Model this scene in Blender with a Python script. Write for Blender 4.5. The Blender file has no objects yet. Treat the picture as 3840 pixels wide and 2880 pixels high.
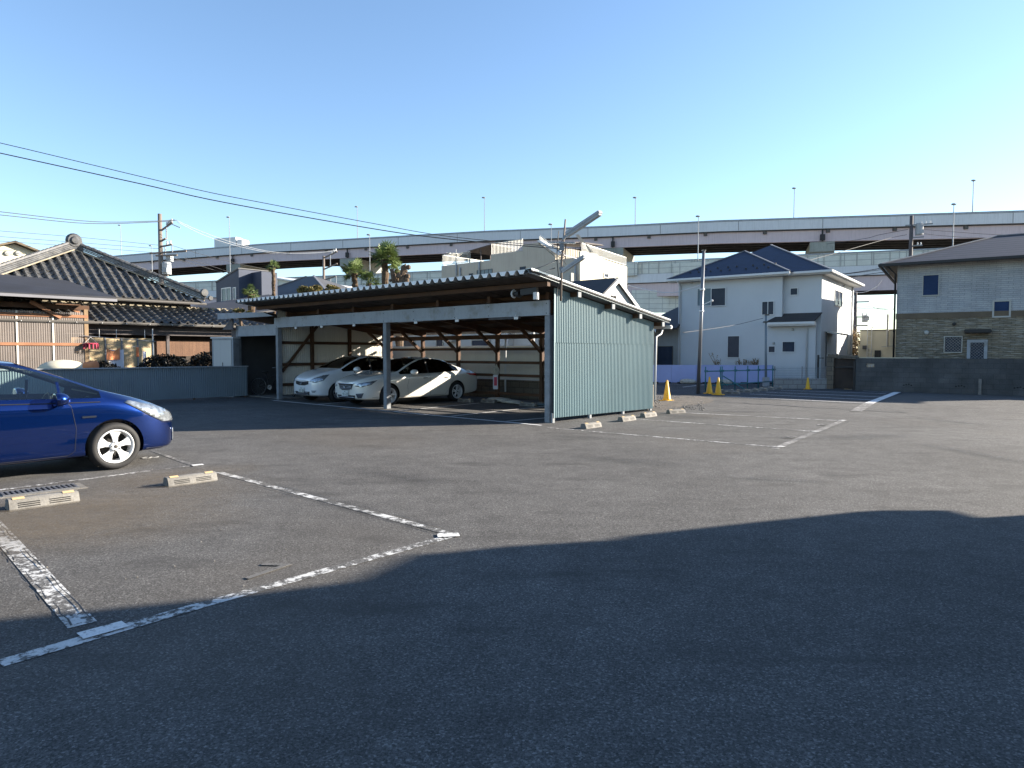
import bpy, bmesh, math, random
from math import sin, cos, tan, atan2, pi, radians as R, sqrt
from mathutils import Vector, Matrix
from mathutils.bvhtree import BVHTree
from mathutils.geometry import delaunay_2d_cdt
random.seed(7)
S = bpy.context.scene
COL = S.collection
# ---------------------------------------------------------------- camera
F = 2560.0; W0 = 3840.0; H0 = 2880.0; EYE = 1.6; PITCH = math.atan(117/F)
cam = bpy.data.cameras.new('camera'); cam.lens = 24.0; cam.sensor_width = 36.0
cam.clip_start = 0.05; cam.clip_end = 3000
camo = bpy.data.objects.new('camera', cam); COL.objects.link(camo)
camo.location = (0, 0, EYE); camo.rotation_euler = (pi/2 - PITCH, 0, 0)
S.camera = camo
# ---------------------------------------------------------------- light
SUN_EL = R(19.0); SUN_AZ = R(78.0)      # azimuth clockwise from +Y
w = bpy.data.worlds.new('World'); S.world = w; w.use_nodes = True
nt = w.node_tree; bg = nt.nodes['Background']
sky = nt.nodes.new('ShaderNodeTexSky'); sky.sky_type = 'NISHITA'; sky.sun_disc = False
sky.sun_elevation = SUN_EL; sky.sun_rotation = SUN_AZ; sky.air_density = 1.0; sky.dust_density = 0.25; sky.ozone_density = 2.8
nt.links.new(sky.outputs[0], bg.inputs[0]); bg.inputs[1].default_value = 0.079
sl = bpy.data.lights.new('sun', 'SUN'); sl.energy = 5.0; sl.angle = R(0.53); sl.color = (1.0, 0.90, 0.76)
so = bpy.data.objects.new('sun', sl); COL.objects.link(so)
sd = Vector((sin(SUN_AZ)*cos(SUN_EL), cos(SUN_AZ)*cos(SUN_EL), sin(SUN_EL)))
so.rotation_euler = sd.to_track_quat('Z', 'Y').to_euler(); so.location = (40, 10, 30)
S.view_settings.view_transform = 'Standard'; S.view_settings.look = 'None'
S.view_settings.gamma = 1.0; S.view_settings.exposure = 1.92
S.cycles.max_bounces = 6; S.cycles.transparent_max_bounces = 12
# ---------------------------------------------------------------- point helpers (metres, from survey angles)
def ray(px, py):
    a = px - W0/2; b = H0/2 - py
    return Vector((a, b*sin(PITCH) + F*cos(PITCH), b*cos(PITCH) - F*sin(PITCH)))
def G(px, py, z=0.0):
    d = ray(px, py); t = (z - EYE)/d.z
    return Vector((d.x*t, d.y*t, z))
def A(px, py, Y):
    d = ray(px, py); t = Y/d.y
    return Vector((d.x*t, Y, EYE + d.z*t))
class Frame:
    def __init__(s, x, y, deg): s.o = Vector((x, y, 0)); s.a = R(deg); s.ux = Vector((cos(s.a), sin(s.a), 0)); s.uy = Vector((-sin(s.a), cos(s.a), 0))
    def W(s, x, y, z=0): return s.o + s.ux*x + s.uy*y + Vector((0, 0, z))
    def L(s, p): q = Vector(p) - s.o; return Vector((q.dot(s.ux), q.dot(s.uy), p[2]))
    def onY(s, px, py, v):       # meet local plane y=v -> (x,z)
        d = ray(px, py); c = Vector((0, 0, EYE)) - s.o; t = (v - Vector((c.x, c.y, 0)).dot(s.uy))/d.dot(s.uy)
        q = Vector((c.x, c.y, EYE)) + d*t; return q.dot(s.ux), q.z
    def onX(s, px, py, v):
        d = ray(px, py); c = Vector((0, 0, EYE)) - s.o; t = (v - Vector((c.x, c.y, 0)).dot(s.ux))/d.dot(s.ux)
        q = Vector((c.x, c.y, EYE)) + d*t; return q.dot(s.uy), q.z
# ---------------------------------------------------------------- objects
def tag(o, label=None, cat=None, group=None, kind=None):
    if label: o['label'] = label
    if cat: o['category'] = cat
    if group: o['group'] = group
    if kind: o['kind'] = kind
    return o
def thing(name, label, cat, loc=(0, 0, 0), rz=0.0, group=None, kind=None):
    o = bpy.data.objects.new(name, None); COL.objects.link(o); o.empty_display_size = 0.3
    o.location = loc; o.rotation_euler = (0, 0, rz)
    return tag(o, label, cat, group, kind)
def fthing(name, label, cat, fr, group=None): return thing(name, label, cat, fr.o, fr.a, group)
KIDS = {}
def dup(root, loc=None, rz=None, label=None, scale=None):
    r = root.copy(); COL.objects.link(r)
    if loc is not None: r.location = loc
    if rz is not None: r.rotation_euler = (0, 0, rz)
    if label: r['label'] = label
    if scale: r.scale = scale
    for ch in list(root.children):
        c = ch.copy(); COL.objects.link(c); c.parent = r
        for g in list(ch.children):
            d = g.copy(); COL.objects.link(d); d.parent = c
    return r
class MB:
    def __init__(s): s.v = []; s.f = []; s.m = []; s.cur = 0
    def add(s, vs, fs):
        n = len(s.v); s.v += [Vector(p) for p in vs]
        for f in fs: s.f.append([n+i for i in f]); s.m.append(s.cur)
        return s
    def quad(s, *p): return s.add(p, [list(range(len(p)))])
    def box(s, x0, x1, y0, y1, z0, z1):
        if x0 > x1: x0, x1 = x1, x0
        if y0 > y1: y0, y1 = y1, y0
        if z0 > z1: z0, z1 = z1, z0
        return s.add([(x0,y0,z0),(x1,y0,z0),(x1,y1,z0),(x0,y1,z0),(x0,y0,z1),(x1,y0,z1),(x1,y1,z1),(x0,y1,z1)],
                     [(0,3,2,1),(4,5,6,7),(0,1,5,4),(1,2,6,5),(2,3,7,6),(3,0,4,7)])
    def bar(s, p, q, w, h, up=(0,0,1)):
        p = Vector(p); q = Vector(q); d = (q-p).normalized(); u = Vector(up)
        r = d.cross(u)
        if r.length < 1e-4: r = d.cross(Vector((1,0,0)))
        r.normalize(); u = r.cross(d).normalized(); r = r*w/2; u = u*h/2
        return s.add([p-r-u,p+r-u,p+r+u,p-r+u,q-r-u,q+r-u,q+r+u,q-r+u],
                     [(0,1,2,3),(7,6,5,4),(0,4,5,1),(1,5,6,2),(2,6,7,3),(3,7,4,0)])
    def tube(s, pts, r, n=8, r2=None, cap=True):
        pts = [Vector(p) for p in pts]; m = len(pts); rings = []; prev = None
        for i, p in enumerate(pts):
            d = (pts[min(i+1,m-1)] - pts[max(i-1,0)]).normalized()
            if prev is None:
                u = Vector((0,0,1)) if abs(d.z) < .9 else Vector((1,0,0)); a = d.cross(u).normalized()
            else:
                a = (prev - d*prev.dot(d)).normalized()
            prev = a; b = d.cross(a)
            if isinstance(r, (list, tuple)): rr = r[i]
            else: rr = r if r2 is None else r + (r2-r)*i/(m-1)
            rings.append([p + a*cos(2*pi*k/n)*rr + b*sin(2*pi*k/n)*rr for k in range(n)])
        vs = [q for g in rings for q in g]; fs = []
        for i in range(m-1):
            for k in range(n): fs.append((i*n+k, i*n+(k+1)%n, (i+1)*n+(k+1)%n, (i+1)*n+k))
        if cap: fs.append(tuple(range(n-1,-1,-1))); fs.append(tuple((m-1)*n+k for k in range(n)))
        return s.add(vs, fs)
    def lathe(s, prof, c=(0,0,0), n=20, axis='z'):
        c = Vector(c); vs = []; fs = []; m = len(prof)
        for r, z in prof:
            for k in range(n):
                a = 2*pi*k/n; q = Vector((r*cos(a), r*sin(a), z))
                if axis == 'y': q = Vector((q.x, q.z, q.y))
                if axis == 'x': q = Vector((q.z, q.x, q.y))
                vs.append(c+q)
        for i in range(m-1):
            for k in range(n): fs.append((i*n+k, i*n+(k+1)%n, (i+1)*n+(k+1)%n, (i+1)*n+k))
        fs.append(tuple(range(n-1,-1,-1))); fs.append(tuple((m-1)*n+k for k in range(n)))
        return s.add(vs, fs)
    def prism(s, poly, d):                # extrude 3D polygon by vector d
        n = len(poly); p = [Vector(q) for q in poly]; d = Vector(d)
        return s.add(p + [q+d for q in p], [tuple(range(n)), tuple(range(2*n-1,n-1,-1))] + [(i, n+i, n+(i+1)%n, (i+1)%n) for i in range(n)])
    def sphere(s, c, r, n=12, sc=(1,1,1)):
        m = n//2; c = Vector(c); vs = []; fs = []
        for i in range(m+1):
            t = pi*i/m
            for k in range(n): a = 2*pi*k/n; vs.append(c+Vector((r*sc[0]*sin(t)*cos(a), r*sc[1]*sin(t)*sin(a), r*sc[2]*cos(t))))
        for i in range(m):
            for k in range(n): fs.append((i*n+k, (i+1)*n+k, (i+1)*n+(k+1)%n, i*n+(k+1)%n))
        return s.add(vs, fs)
    def islands(s, name, mat, parent=None, **k):
        par = list(range(len(s.v)))
        def fd(a):
            while par[a] != a: par[a] = par[par[a]]; a = par[a]
            return a
        for f in s.f:
            for q in f[1:]: par[fd(q)] = fd(f[0])
        g = {}
        for f in s.f: g.setdefault(fd(f[0]), []).append(f)
        for fl in g.values():
            m2 = MB(); ids = sorted({q for f in fl for q in f}); mp = {q: i for i, q in enumerate(ids)}; m2.add([s.v[q] for q in ids], [tuple(mp[q] for q in f) for f in fl]); o = m2.build(name, mat, parent, **k)
        return o
    def build(s, name, mat, parent=None, smooth=False, bevel=0.0, loc=None, rz=None, fix=True):
        me = bpy.data.meshes.new(name); me.from_pydata([tuple(p) for p in s.v], [], s.f)
        mats = mat if isinstance(mat, (list, tuple)) else [mat]
        for q in mats: me.materials.append(q)
        for i, p in enumerate(me.polygons): p.material_index = s.m[i]; p.use_smooth = smooth
        if fix:
            bm = bmesh.new(); bm.from_mesh(me)
            if smooth: bmesh.ops.remove_doubles(bm, verts=bm.verts, dist=1e-5)
            bmesh.ops.recalc_face_normals(bm, faces=bm.faces)
            if bevel: bmesh.ops.bevel(bm, geom=[e for e in bm.edges if len(e.link_faces) == 2 and e.calc_face_angle(0) > .6], offset=bevel, segments=2, affect='EDGES', clamp_overlap=True)
            bm.to_mesh(me); bm.free()
        me.update()
        o = bpy.data.objects.new(name, me); COL.objects.link(o)
        if parent: o.parent = parent
        if loc is not None: o.location = loc
        if rz is not None: o.rotation_euler = (0, 0, rz)
        return o
def text_obj(txt, size, depth, name, mat, parent, M, align='CENTER'):
    cu = bpy.data.curves.new(name, 'FONT'); cu.body = txt; cu.size = size; cu.extrude = depth; cu.align_x = align; cu.align_y = 'CENTER'
    t = bpy.data.objects.new(name, cu); COL.objects.link(t)
    dg = bpy.context.evaluated_depsgraph_get(); me = bpy.data.meshes.new_from_object(t.evaluated_get(dg))
    bpy.data.objects.remove(t); me.name = name; me.materials.clear(); me.materials.append(mat)
    o = bpy.data.objects.new(name, me); COL.objects.link(o); me.transform(M)
    if parent: o.parent = parent
    return o
# ---------------------------------------------------------------- materials
def newmat(name):
    m = bpy.data.materials.new(name); m.use_nodes = True; t = m.node_tree
    return m, t, t.nodes['Principled BSDF'], t.nodes, t.links
def c4(c): return (c[0], c[1], c[2], 1)
def coords(t, scale=1.0, kind='Object', rot=(0,0,0), sc3=None):
    n = t.nodes.new('ShaderNodeTexCoord'); mp = t.nodes.new('ShaderNodeMapping')
    t.links.new(n.outputs[kind], mp.inputs[0]); mp.inputs['Scale'].default_value = sc3 or (scale,)*3; mp.inputs['Rotation'].default_value = rot
    return mp.outputs[0]
def noise(t, vec, scale, detail=3, rough=.55):
    n = t.nodes.new('ShaderNodeTexNoise'); n.inputs['Scale'].default_value = scale; n.inputs['Detail'].default_value = detail; n.inputs['Roughness'].default_value = rough
    t.links.new(vec, n.inputs['Vector']); return n.outputs['Fac']
def ramp(t, fac, stops):
    n = t.nodes.new('ShaderNodeValToRGB'); e = n.color_ramp.elements
    while len(e) < len(stops): e.new(.5)
    for i, (p, c) in enumerate(stops): e[i].position = p; e[i].color = c4(c) if not isinstance(c, (int, float)) else (c, c, c, 1)
    t.links.new(fac, n.inputs[0]); return n.outputs[0]
def mix(t, fac, a, b, mode='MIX'):
    n = t.nodes.new('ShaderNodeMix'); n.data_type = 'RGBA'; n.blend_type = mode
    for s, v in ((0, fac), (6, a), (7, b)):
        if isinstance(v, (int, float)): n.inputs[s].default_value = v if s == 0 else (v, v, v, 1)
        elif isinstance(v, tuple): n.inputs[s].default_value = c4(v)
        else: t.links.new(v, n.inputs[s])
    return n.outputs[2]
def bump(t, p, h, strength=.3, dist=.01, prev=None):
    n = t.nodes.new('ShaderNodeBump'); n.inputs['Strength'].default_value = strength; n.inputs['Distance'].default_value = dist
    t.links.new(h, n.inputs['Height']); 
    if prev: t.links.new(prev, n.inputs['Normal'])
    t.links.new(n.outputs[0], p.inputs['Normal']); return n.outputs[0]
ALB = .76
def dim(c): return tuple(x*ALB for x in c)
def mat(name, col, rough=.7, metal=0.0, var=.25, s1=1.3, s2=25, bmp=.0, spec=None, dirt=None, streak=0.0, coat=0.0):
    col = dim(col); dirt = dim(dirt) if dirt else None
    m, t, p, N, Lk = newmat(name); v = coords(t)
    a = noise(t, v, s1, 4); b = noise(t, v, s2, 2)
    lo = tuple(c*(1-var) for c in col); hi = tuple(min(1, c*(1+var*.7)) for c in col)
    c = mix(t, ramp(t, a, [(.3, 0.0), (.7, 1.0)]), lo, hi)
    c = mix(t, .35*var/.25 if var < .6 else .6, c, mix(t, 1.0, c, ramp(t, b, [(.25, .65), (.75, 1.25)]), 'MULTIPLY'))
    if dirt:
        d = noise(t, v, s1*2.3, 5, .7); c = mix(t, ramp(t, d, [(.52, 0.0), (.72, .75)]), c, dirt)
    if streak:
        vs = coords(t, sc3=(9, 9, .35)); d = noise(t, vs, 1.0, 4, .6)
        c = mix(t, ramp(t, d, [(.5, 0.0), (.75, streak)]), c, tuple(x*.45 for x in col))
    Lk.new(c, p.inputs['Base Color']); p.inputs['Roughness'].default_value = rough; p.inputs['Metallic'].default_value = metal
    if spec is not None: p.inputs['Specular IOR Level'].default_value = spec
    if coat: p.inputs['Coat Weight'].default_value = coat; p.inputs['Coat Roughness'].default_value = .03
    if bmp: bump(t, p, b, bmp, .01)
    return m
def wavecolor(t, vec, scale, direction, prof='SIN'):
    n = t.nodes.new('ShaderNodeTexWave'); n.wave_type = 'BANDS'; n.bands_direction = direction; n.wave_profile = prof
    n.inputs['Scale'].default_value = scale; n.inputs['Distortion'].default_value = 0; t.links.new(vec, n.inputs['Vector']); return n.outputs['Fac']
def asphalt(name, col=(.079, .077, .075), stain=True):
    m, t, p, N, Lk = newmat(name); v = coords(t)
    big = noise(t, v, .35, 5, .6); mid = noise(t, v, 3.0, 4, .6); fine = noise(t, v, 70, 3, .75); gr = noise(t, v, 190, 2, .6)
    vo = N.new('ShaderNodeTexVoronoi'); vo.inputs['Scale'].default_value = 105; Lk.new(v, vo.inputs['Vector']); sx_ = N.new('ShaderNodeSeparateXYZ'); Lk.new(vo.outputs['Color'], sx_.inputs[0])
    c = mix(t, ramp(t, big, [(.3, 0.0), (.7, 1.0)]), tuple(x*.80 for x in col), tuple(x*1.18 for x in col))
    c = mix(t, .55, c, mix(t, 1.0, c, ramp(t, mid, [(.3, .7), (.7, 1.3)]), 'MULTIPLY'))
    c = mix(t, 1.0, c, ramp(t, fine, [(.32, .62), (.5, 1.0), (.68, 1.45)]), 'MULTIPLY')
    c = mix(t, 1.0, c, ramp(t, sx_.outputs[0], [(.0, .55), (.6, 1.0), (.85, 1.25), (1.0, 2.1)]), 'MULTIPLY')
    c = mix(t, ramp(t, gr, [(.60, 0.0), (.70, .7)]), c, (.20, .19, .185))
    if stain:
        vs = coords(t, sc3=(.55, 1.6, 1)); st = noise(t, vs, 1.0, 5, .65)
        c = mix(t, ramp(t, st, [(.55, 0.0), (.68, .6)]), c, tuple(x*.5 for x in col))
        br = noise(t, coords(t, rot=(0, 0, .7)), .22, 3, .5)
        c = mix(t, ramp(t, br, [(.55, 0.0), (.75, .35)]), c, (.10, .085, .068))
    Lk.new(c, p.inputs['Base Color']); p.inputs['Roughness'].default_value = .92; p.inputs['Specular IOR Level'].default_value = .2
    bump(t, p, sx_.outputs[0], .35, .004, bump(t, p, fine, .35, .006))
    return m
def paintmark(name, wear=.5, col=(.50, .50, .49), base=(.072, .069, .065)):
    m, t, p, N, Lk = newmat(name); v = coords(t)
    a = noise(t, v, 14, 5, .75); b = noise(t, v, 2.2, 3, .6); fine = noise(t, v, 70, 3, .75)
    s = N.new('ShaderNodeMath'); s.operation = 'MULTIPLY_ADD'; Lk.new(b, s.inputs[0]); s.inputs[1].default_value = .6; Lk.new(a, s.inputs[2])
    c = mix(t, ramp(t, s.outputs[0], [(wear-.04, 1.0), (wear+.04, 0.0)]), mix(t, 1.0, base, ramp(t, fine, [(.36, .38), (.5, .95), (.64, 2.1)]), 'MULTIPLY'), mix(t, 1.0, col, ramp(t, fine, [(.3, .8), (.7, 1.1)]), 'MULTIPLY'))
    Lk.new(c, p.inputs['Base Color']); p.inputs['Roughness'].default_value = .8
    return m
def brickmat(name, c1, c2, mortar, bw, bh, ms=.006, var=.4, bmp=.5, offset=.5, rough=.85, axis='x', extra=None):
    c1 = dim(c1); c2 = dim(c2); mortar = dim(mortar)
    if extra: extra = (dim(extra[0]), extra[1])
    m, t, p, N, Lk = newmat(name); n = N.new('ShaderNodeTexCoord'); sp = N.new('ShaderNodeSeparateXYZ'); cb = N.new('ShaderNodeCombineXYZ')
    Lk.new(n.outputs['Object'], sp.inputs[0])
    ad = N.new('ShaderNodeMath'); ad.operation = 'ADD'; Lk.new(sp.outputs[0], ad.inputs[0]); Lk.new(sp.outputs[1], ad.inputs[1])
    Lk.new(ad.outputs[0], cb.inputs[0]); Lk.new(sp.outputs[2], cb.inputs[1])
    b = N.new('ShaderNodeTexBrick'); Lk.new(cb.outputs[0], b.inputs['Vector']); b.inputs['Scale'].default_value = 1; b.offset = offset
    b.inputs['Brick Width'].default_value = bw; b.inputs['Row Height'].default_value = bh; b.inputs['Mortar Size'].default_value = ms
    b.inputs['Color1'].default_value = c4(c1); b.inputs['Color2'].default_value = c4(c2); b.inputs['Mortar'].default_value = c4(mortar)
    v = coords(t); a = noise(t, v, 1.0, 5, .6); f = noise(t, v, 30, 3, .6)
    c = mix(t, var, b.outputs['Color'], mix(t, 1.0, b.outputs['Color'], ramp(t, a, [(.3, .45), (.7, 1.5)]), 'MULTIPLY'))
    c = mix(t, .5, c, mix(t, 1.0, c, ramp(t, f, [(.3, .6), (.7, 1.3)]), 'MULTIPLY'))
    if extra:
        vs = coords(t, sc3=extra[1]); d = noise(t, vs, 1.0, 3, .6); c = mix(t, ramp(t, d, [(.5, 0.0), (.66, .8)]), c, extra[0])
    Lk.new(c, p.inputs['Base Color']); p.inputs['Roughness'].default_value = rough
    i = N.new('ShaderNodeMath'); i.operation = 'MULTIPLY_ADD'; Lk.new(b.outputs['Fac'], i.inputs[0]); i.inputs[1].default_value = -1; Lk.new(f, i.inputs[2])
    bump(t, p, i.outputs[0], bmp, .01); return m
def glassmat(name, tint=(.5, .55, .55), f0=.06, rough=.02):
    m, t, p, N, Lk = newmat(name); N.remove(p); out = N['Material Output']
    tr = N.new('ShaderNodeBsdfTransparent'); tr.inputs[0].default_value = c4(tint)
    gl = N.new('ShaderNodeBsdfGlossy'); gl.inputs['Roughness'].default_value = rough
    fr = N.new('ShaderNodeLayerWeight'); fr.inputs[0].default_value = .25
    ma = N.new('ShaderNodeMath'); ma.operation = 'MULTIPLY_ADD'; Lk.new(fr.outputs['Fresnel'], ma.inputs[0]); ma.inputs[1].default_value = .8; ma.inputs[2].default_value = f0
    mx = N.new('ShaderNodeMixShader'); Lk.new(ma.outputs[0], mx.inputs[0]); Lk.new(tr.outputs[0], mx.inputs[1]); Lk.new(gl.outputs[0], mx.inputs[2]); Lk.new(mx.outputs[0], out.inputs[0])
    return m
def wirenet(name, col):   # thin mesh fence, real gaps
    m, t, p, N, Lk = newmat(name); n = N.new('ShaderNodeTexCoord'); sp = N.new('ShaderNodeSeparateXYZ'); Lk.new(n.outputs['Object'], sp.inputs[0]); out = N['Material Output']
    hs = []
    for ax, per in ((0, .05), (2, .10)):
        a = N.new('ShaderNodeMath'); a.operation = 'PINGPONG'; Lk.new(sp.outputs[ax], a.inputs[0]); a.inputs[1].default_value = per/2
        g = N.new('ShaderNodeMath'); g.operation = 'LESS_THAN'; Lk.new(a.outputs[0], g.inputs[0]); g.inputs[1].default_value = .004; hs.append(g)
    mx = N.new('ShaderNodeMath'); mx.operation = 'MAXIMUM'; Lk.new(hs[0].outputs[0], mx.inputs[0]); Lk.new(hs[1].outputs[0], mx.inputs[1])
    tr = N.new('ShaderNodeBsdfTransparent'); ms = N.new('ShaderNodeMixShader'); Lk.new(mx.outputs[0], ms.inputs[0]); Lk.new(tr.outputs[0], ms.inputs[1]); Lk.new(p.outputs[0], ms.inputs[2]); Lk.new(ms.outputs[0], out.inputs[0])
    p.inputs['Base Color'].default_value = c4(col); return m
def leafmat(name, col, var=.5, trans=.25):
    m, t, p, N, Lk = newmat(name); v = coords(t); a = noise(t, v, 3, 3); b = noise(t, v, 40, 2)
    c = mix(t, ramp(t, a, [(.3, 0.0), (.7, 1.0)]), tuple(x*(1-var) for x in col), tuple(x*(1+var) for x in col))
    c = mix(t, .6, c, mix(t, 1.0, c, ramp(t, b, [(.3, .55), (.7, 1.5)]), 'MULTIPLY'))
    Lk.new(c, p.inputs['Base Color']); p.inputs['Roughness'].default_value = .5
    tl = N.new('ShaderNodeBsdfTranslucent'); Lk.new(c, tl.inputs[0]); ms = N.new('ShaderNodeMixShader'); ms.inputs[0].default_value = trans
    Lk.new(p.outputs[0], ms.inputs[1]); Lk.new(tl.outputs[0], ms.inputs[2]); Lk.new(ms.outputs[0], N['Material Output'].inputs[0]); return m
def bandmat(name, col, dark, period, axis=2, duty=.12, rough=.6, bmp=.3, mixcol=None, slopeuv=False):
    col = dim(col); dark = dim(dark)
    m, t, p, N, Lk = newmat(name); n = N.new('ShaderNodeTexCoord'); sp = N.new('ShaderNodeSeparateXYZ'); Lk.new(n.outputs['Object'], sp.inputs[0])
    a = N.new('ShaderNodeMath'); a.operation = 'WRAP'; Lk.new(sp.outputs[axis], a.inputs[0]); a.inputs[1].default_value = period; a.inputs[2].default_value = 0
    d = N.new('ShaderNodeMath'); d.operation = 'DIVIDE'; Lk.new(a.outputs[0], d.inputs[0]); d.inputs[1].default_value = period
    nz = noise(t, coords(t), 2.5, 4); n2 = noise(t, coords(t), 35, 2)
    c0 = mix(t, ramp(t, nz, [(.3, 0.0), (.7, 1.0)]), tuple(x*.8 for x in col), tuple(x*1.2 for x in col))
    c0 = mix(t, .5, c0, mix(t, 1.0, c0, ramp(t, n2, [(.3, .6), (.7, 1.4)]), 'MULTIPLY'))
    c = mix(t, ramp(t, d.outputs[0], [(0, 1.0), (duty, 0.0), (1-duty*.3, 0.0), (1, 1.0)]), c0, dark)
    Lk.new(c, p.inputs['Base Color']); p.inputs['Roughness'].default_value = rough
    bump(t, p, d.outputs[0], bmp, .02); return m
M = {}
M['asphalt'] = asphalt('asphalt')
M['asphalt_new'] = asphalt('asphalt_new', (.052, .054, .058), False)
M['number'] = paintmark('faded_number_paint', .84, (.105, .10, .094)); M['line'] = paintmark('worn_line_paint', .775); M['line_cap'] = paintmark('bright_cap_paint', .88, (.62, .62, .61)); M['line_new'] = paintmark('line_paint', .93, (.62, .62, .62)); M['line_faint'] = paintmark('faint_line_paint', .76, (.26, .25, .24)); M['line_mid'] = paintmark('fading_line_paint', .82, (.52, .52, .51))
M['concrete'] = mat('concrete', (.225, .215, .198), .85, var=.35, bmp=.4, dirt=(.17, .15, .12), s1=5, s2=60)
M['viaduct'] = mat('viaduct_concrete', (.78, .80, .82), .85, var=.06, s1=.12, s2=3, streak=.3)
M['viaduct_pink'] = mat('viaduct_pink_steel', (.72, .59, .60), .7, var=.07, s1=.15, s2=2, streak=.35)
M['viaduct_shade'] = mat('shaded_underside', (.075, .072, .075), .9)  # near-black stands for the shade under the decks
M['viaduct_pier'] = mat('pier_concrete', (.36, .37, .33), .85, var=.15, s1=.4, s2=3, streak=.5)
M['barrier'] = brickmat('noise_barrier', (.80, .81, .72), (.74, .76, .69), (.46, .47, .44), 2.0, .75, .04, .15, .2, 0.0)
M['plaster_white'] = mat('white_plaster', (.66, .65, .62), .85, var=.06, s1=.8, s2=60, bmp=.25, streak=.12)
M['plaster_cool'] = mat('pale_plaster', (.66, .68, .69), .85, var=.04, s1=.8, s2=60, bmp=.2, streak=.03)
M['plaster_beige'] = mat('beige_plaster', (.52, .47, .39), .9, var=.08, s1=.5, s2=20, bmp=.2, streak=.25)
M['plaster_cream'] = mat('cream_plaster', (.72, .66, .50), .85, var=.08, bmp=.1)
M['plaster_grey'] = mat('grey_plaster', (.40, .40, .37), .9, var=.12, streak=.2)
M['navy'] = mat('navy_siding', (.04, .055, .095), .7, var=.15)
M['roof_blue'] = bandmat('blue_slate', (.022, .032, .07), (.010, .013, .026), .11, 2, .2)
M['roof_dark'] = bandmat('dark_slate', (.045, .042, .045), (.012, .012, .012), .10, 2, .2)
M['roof_purple'] = bandmat('worn_slate', (.062, .052, .056), (.010, .010, .013), .155, 2, .5)
M['roof_grey'] = mat('grey_metal_roof', (.10, .10, .105), .6, var=.2)
M['roof_navy'] = mat('navy_felt_roof', (.016, .019, .03), .75, var=.3, s2=60, bmp=.3)
M['tile'] = mat('clay_tile', (.088, .090, .094), .42, var=.6, s1=3.5, s2=30, dirt=(.20, .18, .14), bmp=.2)
M['tile_edge'] = mat('tile_plaster', (.36, .31, .22), .9, var=.3)
M['stone_low'] = brickmat('tan_stone_siding', (.30, .25, .17), (.19, .165, .12), (.09, .08, .06), .42, .085, .008, .6, .8, .37, extra=((.44, .42, .36), (2.2, 2.2, 16)))
M['stone_up'] = brickmat('grey_stone_siding', (.52, .53, .53), (.43, .455, .47), (.27, .28, .30), .45, .09, .006, .35, .7, .41)
M['brown_trim'] = mat('brown_trim', (.16, .12, .075), .7)
M['blocks'] = brickmat('dark_block_wall', (.095, .10, .10), (.075, .082, .086), (.055, .058, .06), .40, .20, .006, .75, .4)
M['blocks_pale'] = brickmat('pale_block_wall', (.30, .31, .31), (.26, .27, .28), (.15, .15, .15), .40, .20, .01, .3, .5)
M['blocks_mid'] = brickmat('tan_block_wall', (.20, .165, .12), (.15, .13, .10), (.07, .06, .05), .40, .20, .01, .5, .5)
M['green_sheet'] = mat('green_painted_sheet', (.138, .238, .268), .5, var=.06, s1=.9, s2=30, dirt=None, streak=.06)
M['blue_sheet'] = mat('blue_grey_sheet', (.19, .24, .275), .6, var=.12, s1=1, s2=20)
M['cream_sheet'] = mat('cream_sheet', (.74, .71, .62), .6, var=.1, streak=.1)
M['roof_sheet'] = mat('galvanised_folded_roof', (.50, .55, .57), .35, metal=.55, var=.12, s1=1, s2=20)
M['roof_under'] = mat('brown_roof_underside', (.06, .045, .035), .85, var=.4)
M['fascia'] = mat('pale_fascia_board', (.40, .43, .46), .8, var=.12, s1=1.2, s2=25, dirt=(.24, .23, .19), streak=.25)
M['post'] = mat('weathered_post', (.27, .29, .31), .8, var=.25, s1=4, s2=30, streak=.4)
M['timber'] = mat('brown_timber', (.095, .042, .017), .8, var=.35, s1=2, s2=20, bmp=.3)
M['timber_pale'] = mat('pale_timber', (.30, .20, .11), .8, var=.25, s1=2, s2=30)
M['timber_red'] = mat('red_timber', (.33, .15, .075), .8, var=.25, s1=2, s2=30)
M['galv'] = mat('galvanised_steel', (.22, .23, .25), .4, metal=.5, var=.1)
M['pole_conc'] = mat('pole_concrete', (.20, .165, .14), .85, var=.3, s1=2)
M['pole_dark'] = mat('dark_pole', (.10, .085, .085), .8, var=.3, s1=2)
M['white_paint'] = mat('white_painted_metal', (.74, .75, .75), .4, var=.05)
M['alu'] = mat('aluminium_frame', (.45, .45, .42), .4, metal=.2, var=.05)
M['alu_dark'] = mat('bronze_frame', (.09, .08, .07), .5, var=.1)
M['black'] = mat('black_plastic', (.012, .012, .013), .55, var=.2)
M['rubber'] = mat('tyre_rubber', (.016, .016, .017), .75, var=.3, s2=60, bmp=.2)
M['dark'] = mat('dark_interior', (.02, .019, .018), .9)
M['cable'] = mat('black_cable', (.03, .03, .032), .6, var=.1); M['cable_pale'] = mat('pale_cable', (.5, .52, .55), .5, var=.1)
def winglass(name, col, rough=.06):
    m = mat(name, col, rough, var=.2, spec=.08); return m
M['pane'] = winglass('window_glass', (.045, .06, .09), .12); M['pane_blue'] = winglass('blue_shutter_glass', (.028, .055, .13), .5); M['pane_brown'] = winglass('frosted_glass', (.085, .088, .105), .4)
M['pane_pale'] = winglass('pale_glass', (.22, .28, .30), .15)
M['orange_cone'] = mat('yellow_orange_cone', (.90, .50, .015), .5, var=.12, s1=6)
M['teal'] = mat('teal_pipe', (.02, .17, .20), .5, var=.25, s1=6)
M['lavender'] = mat('lavender_shade_panel', (.40, .46, .78), .7, var=.06)  # lavender-white panels; the blue tint of their shade is put into the colour
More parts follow.
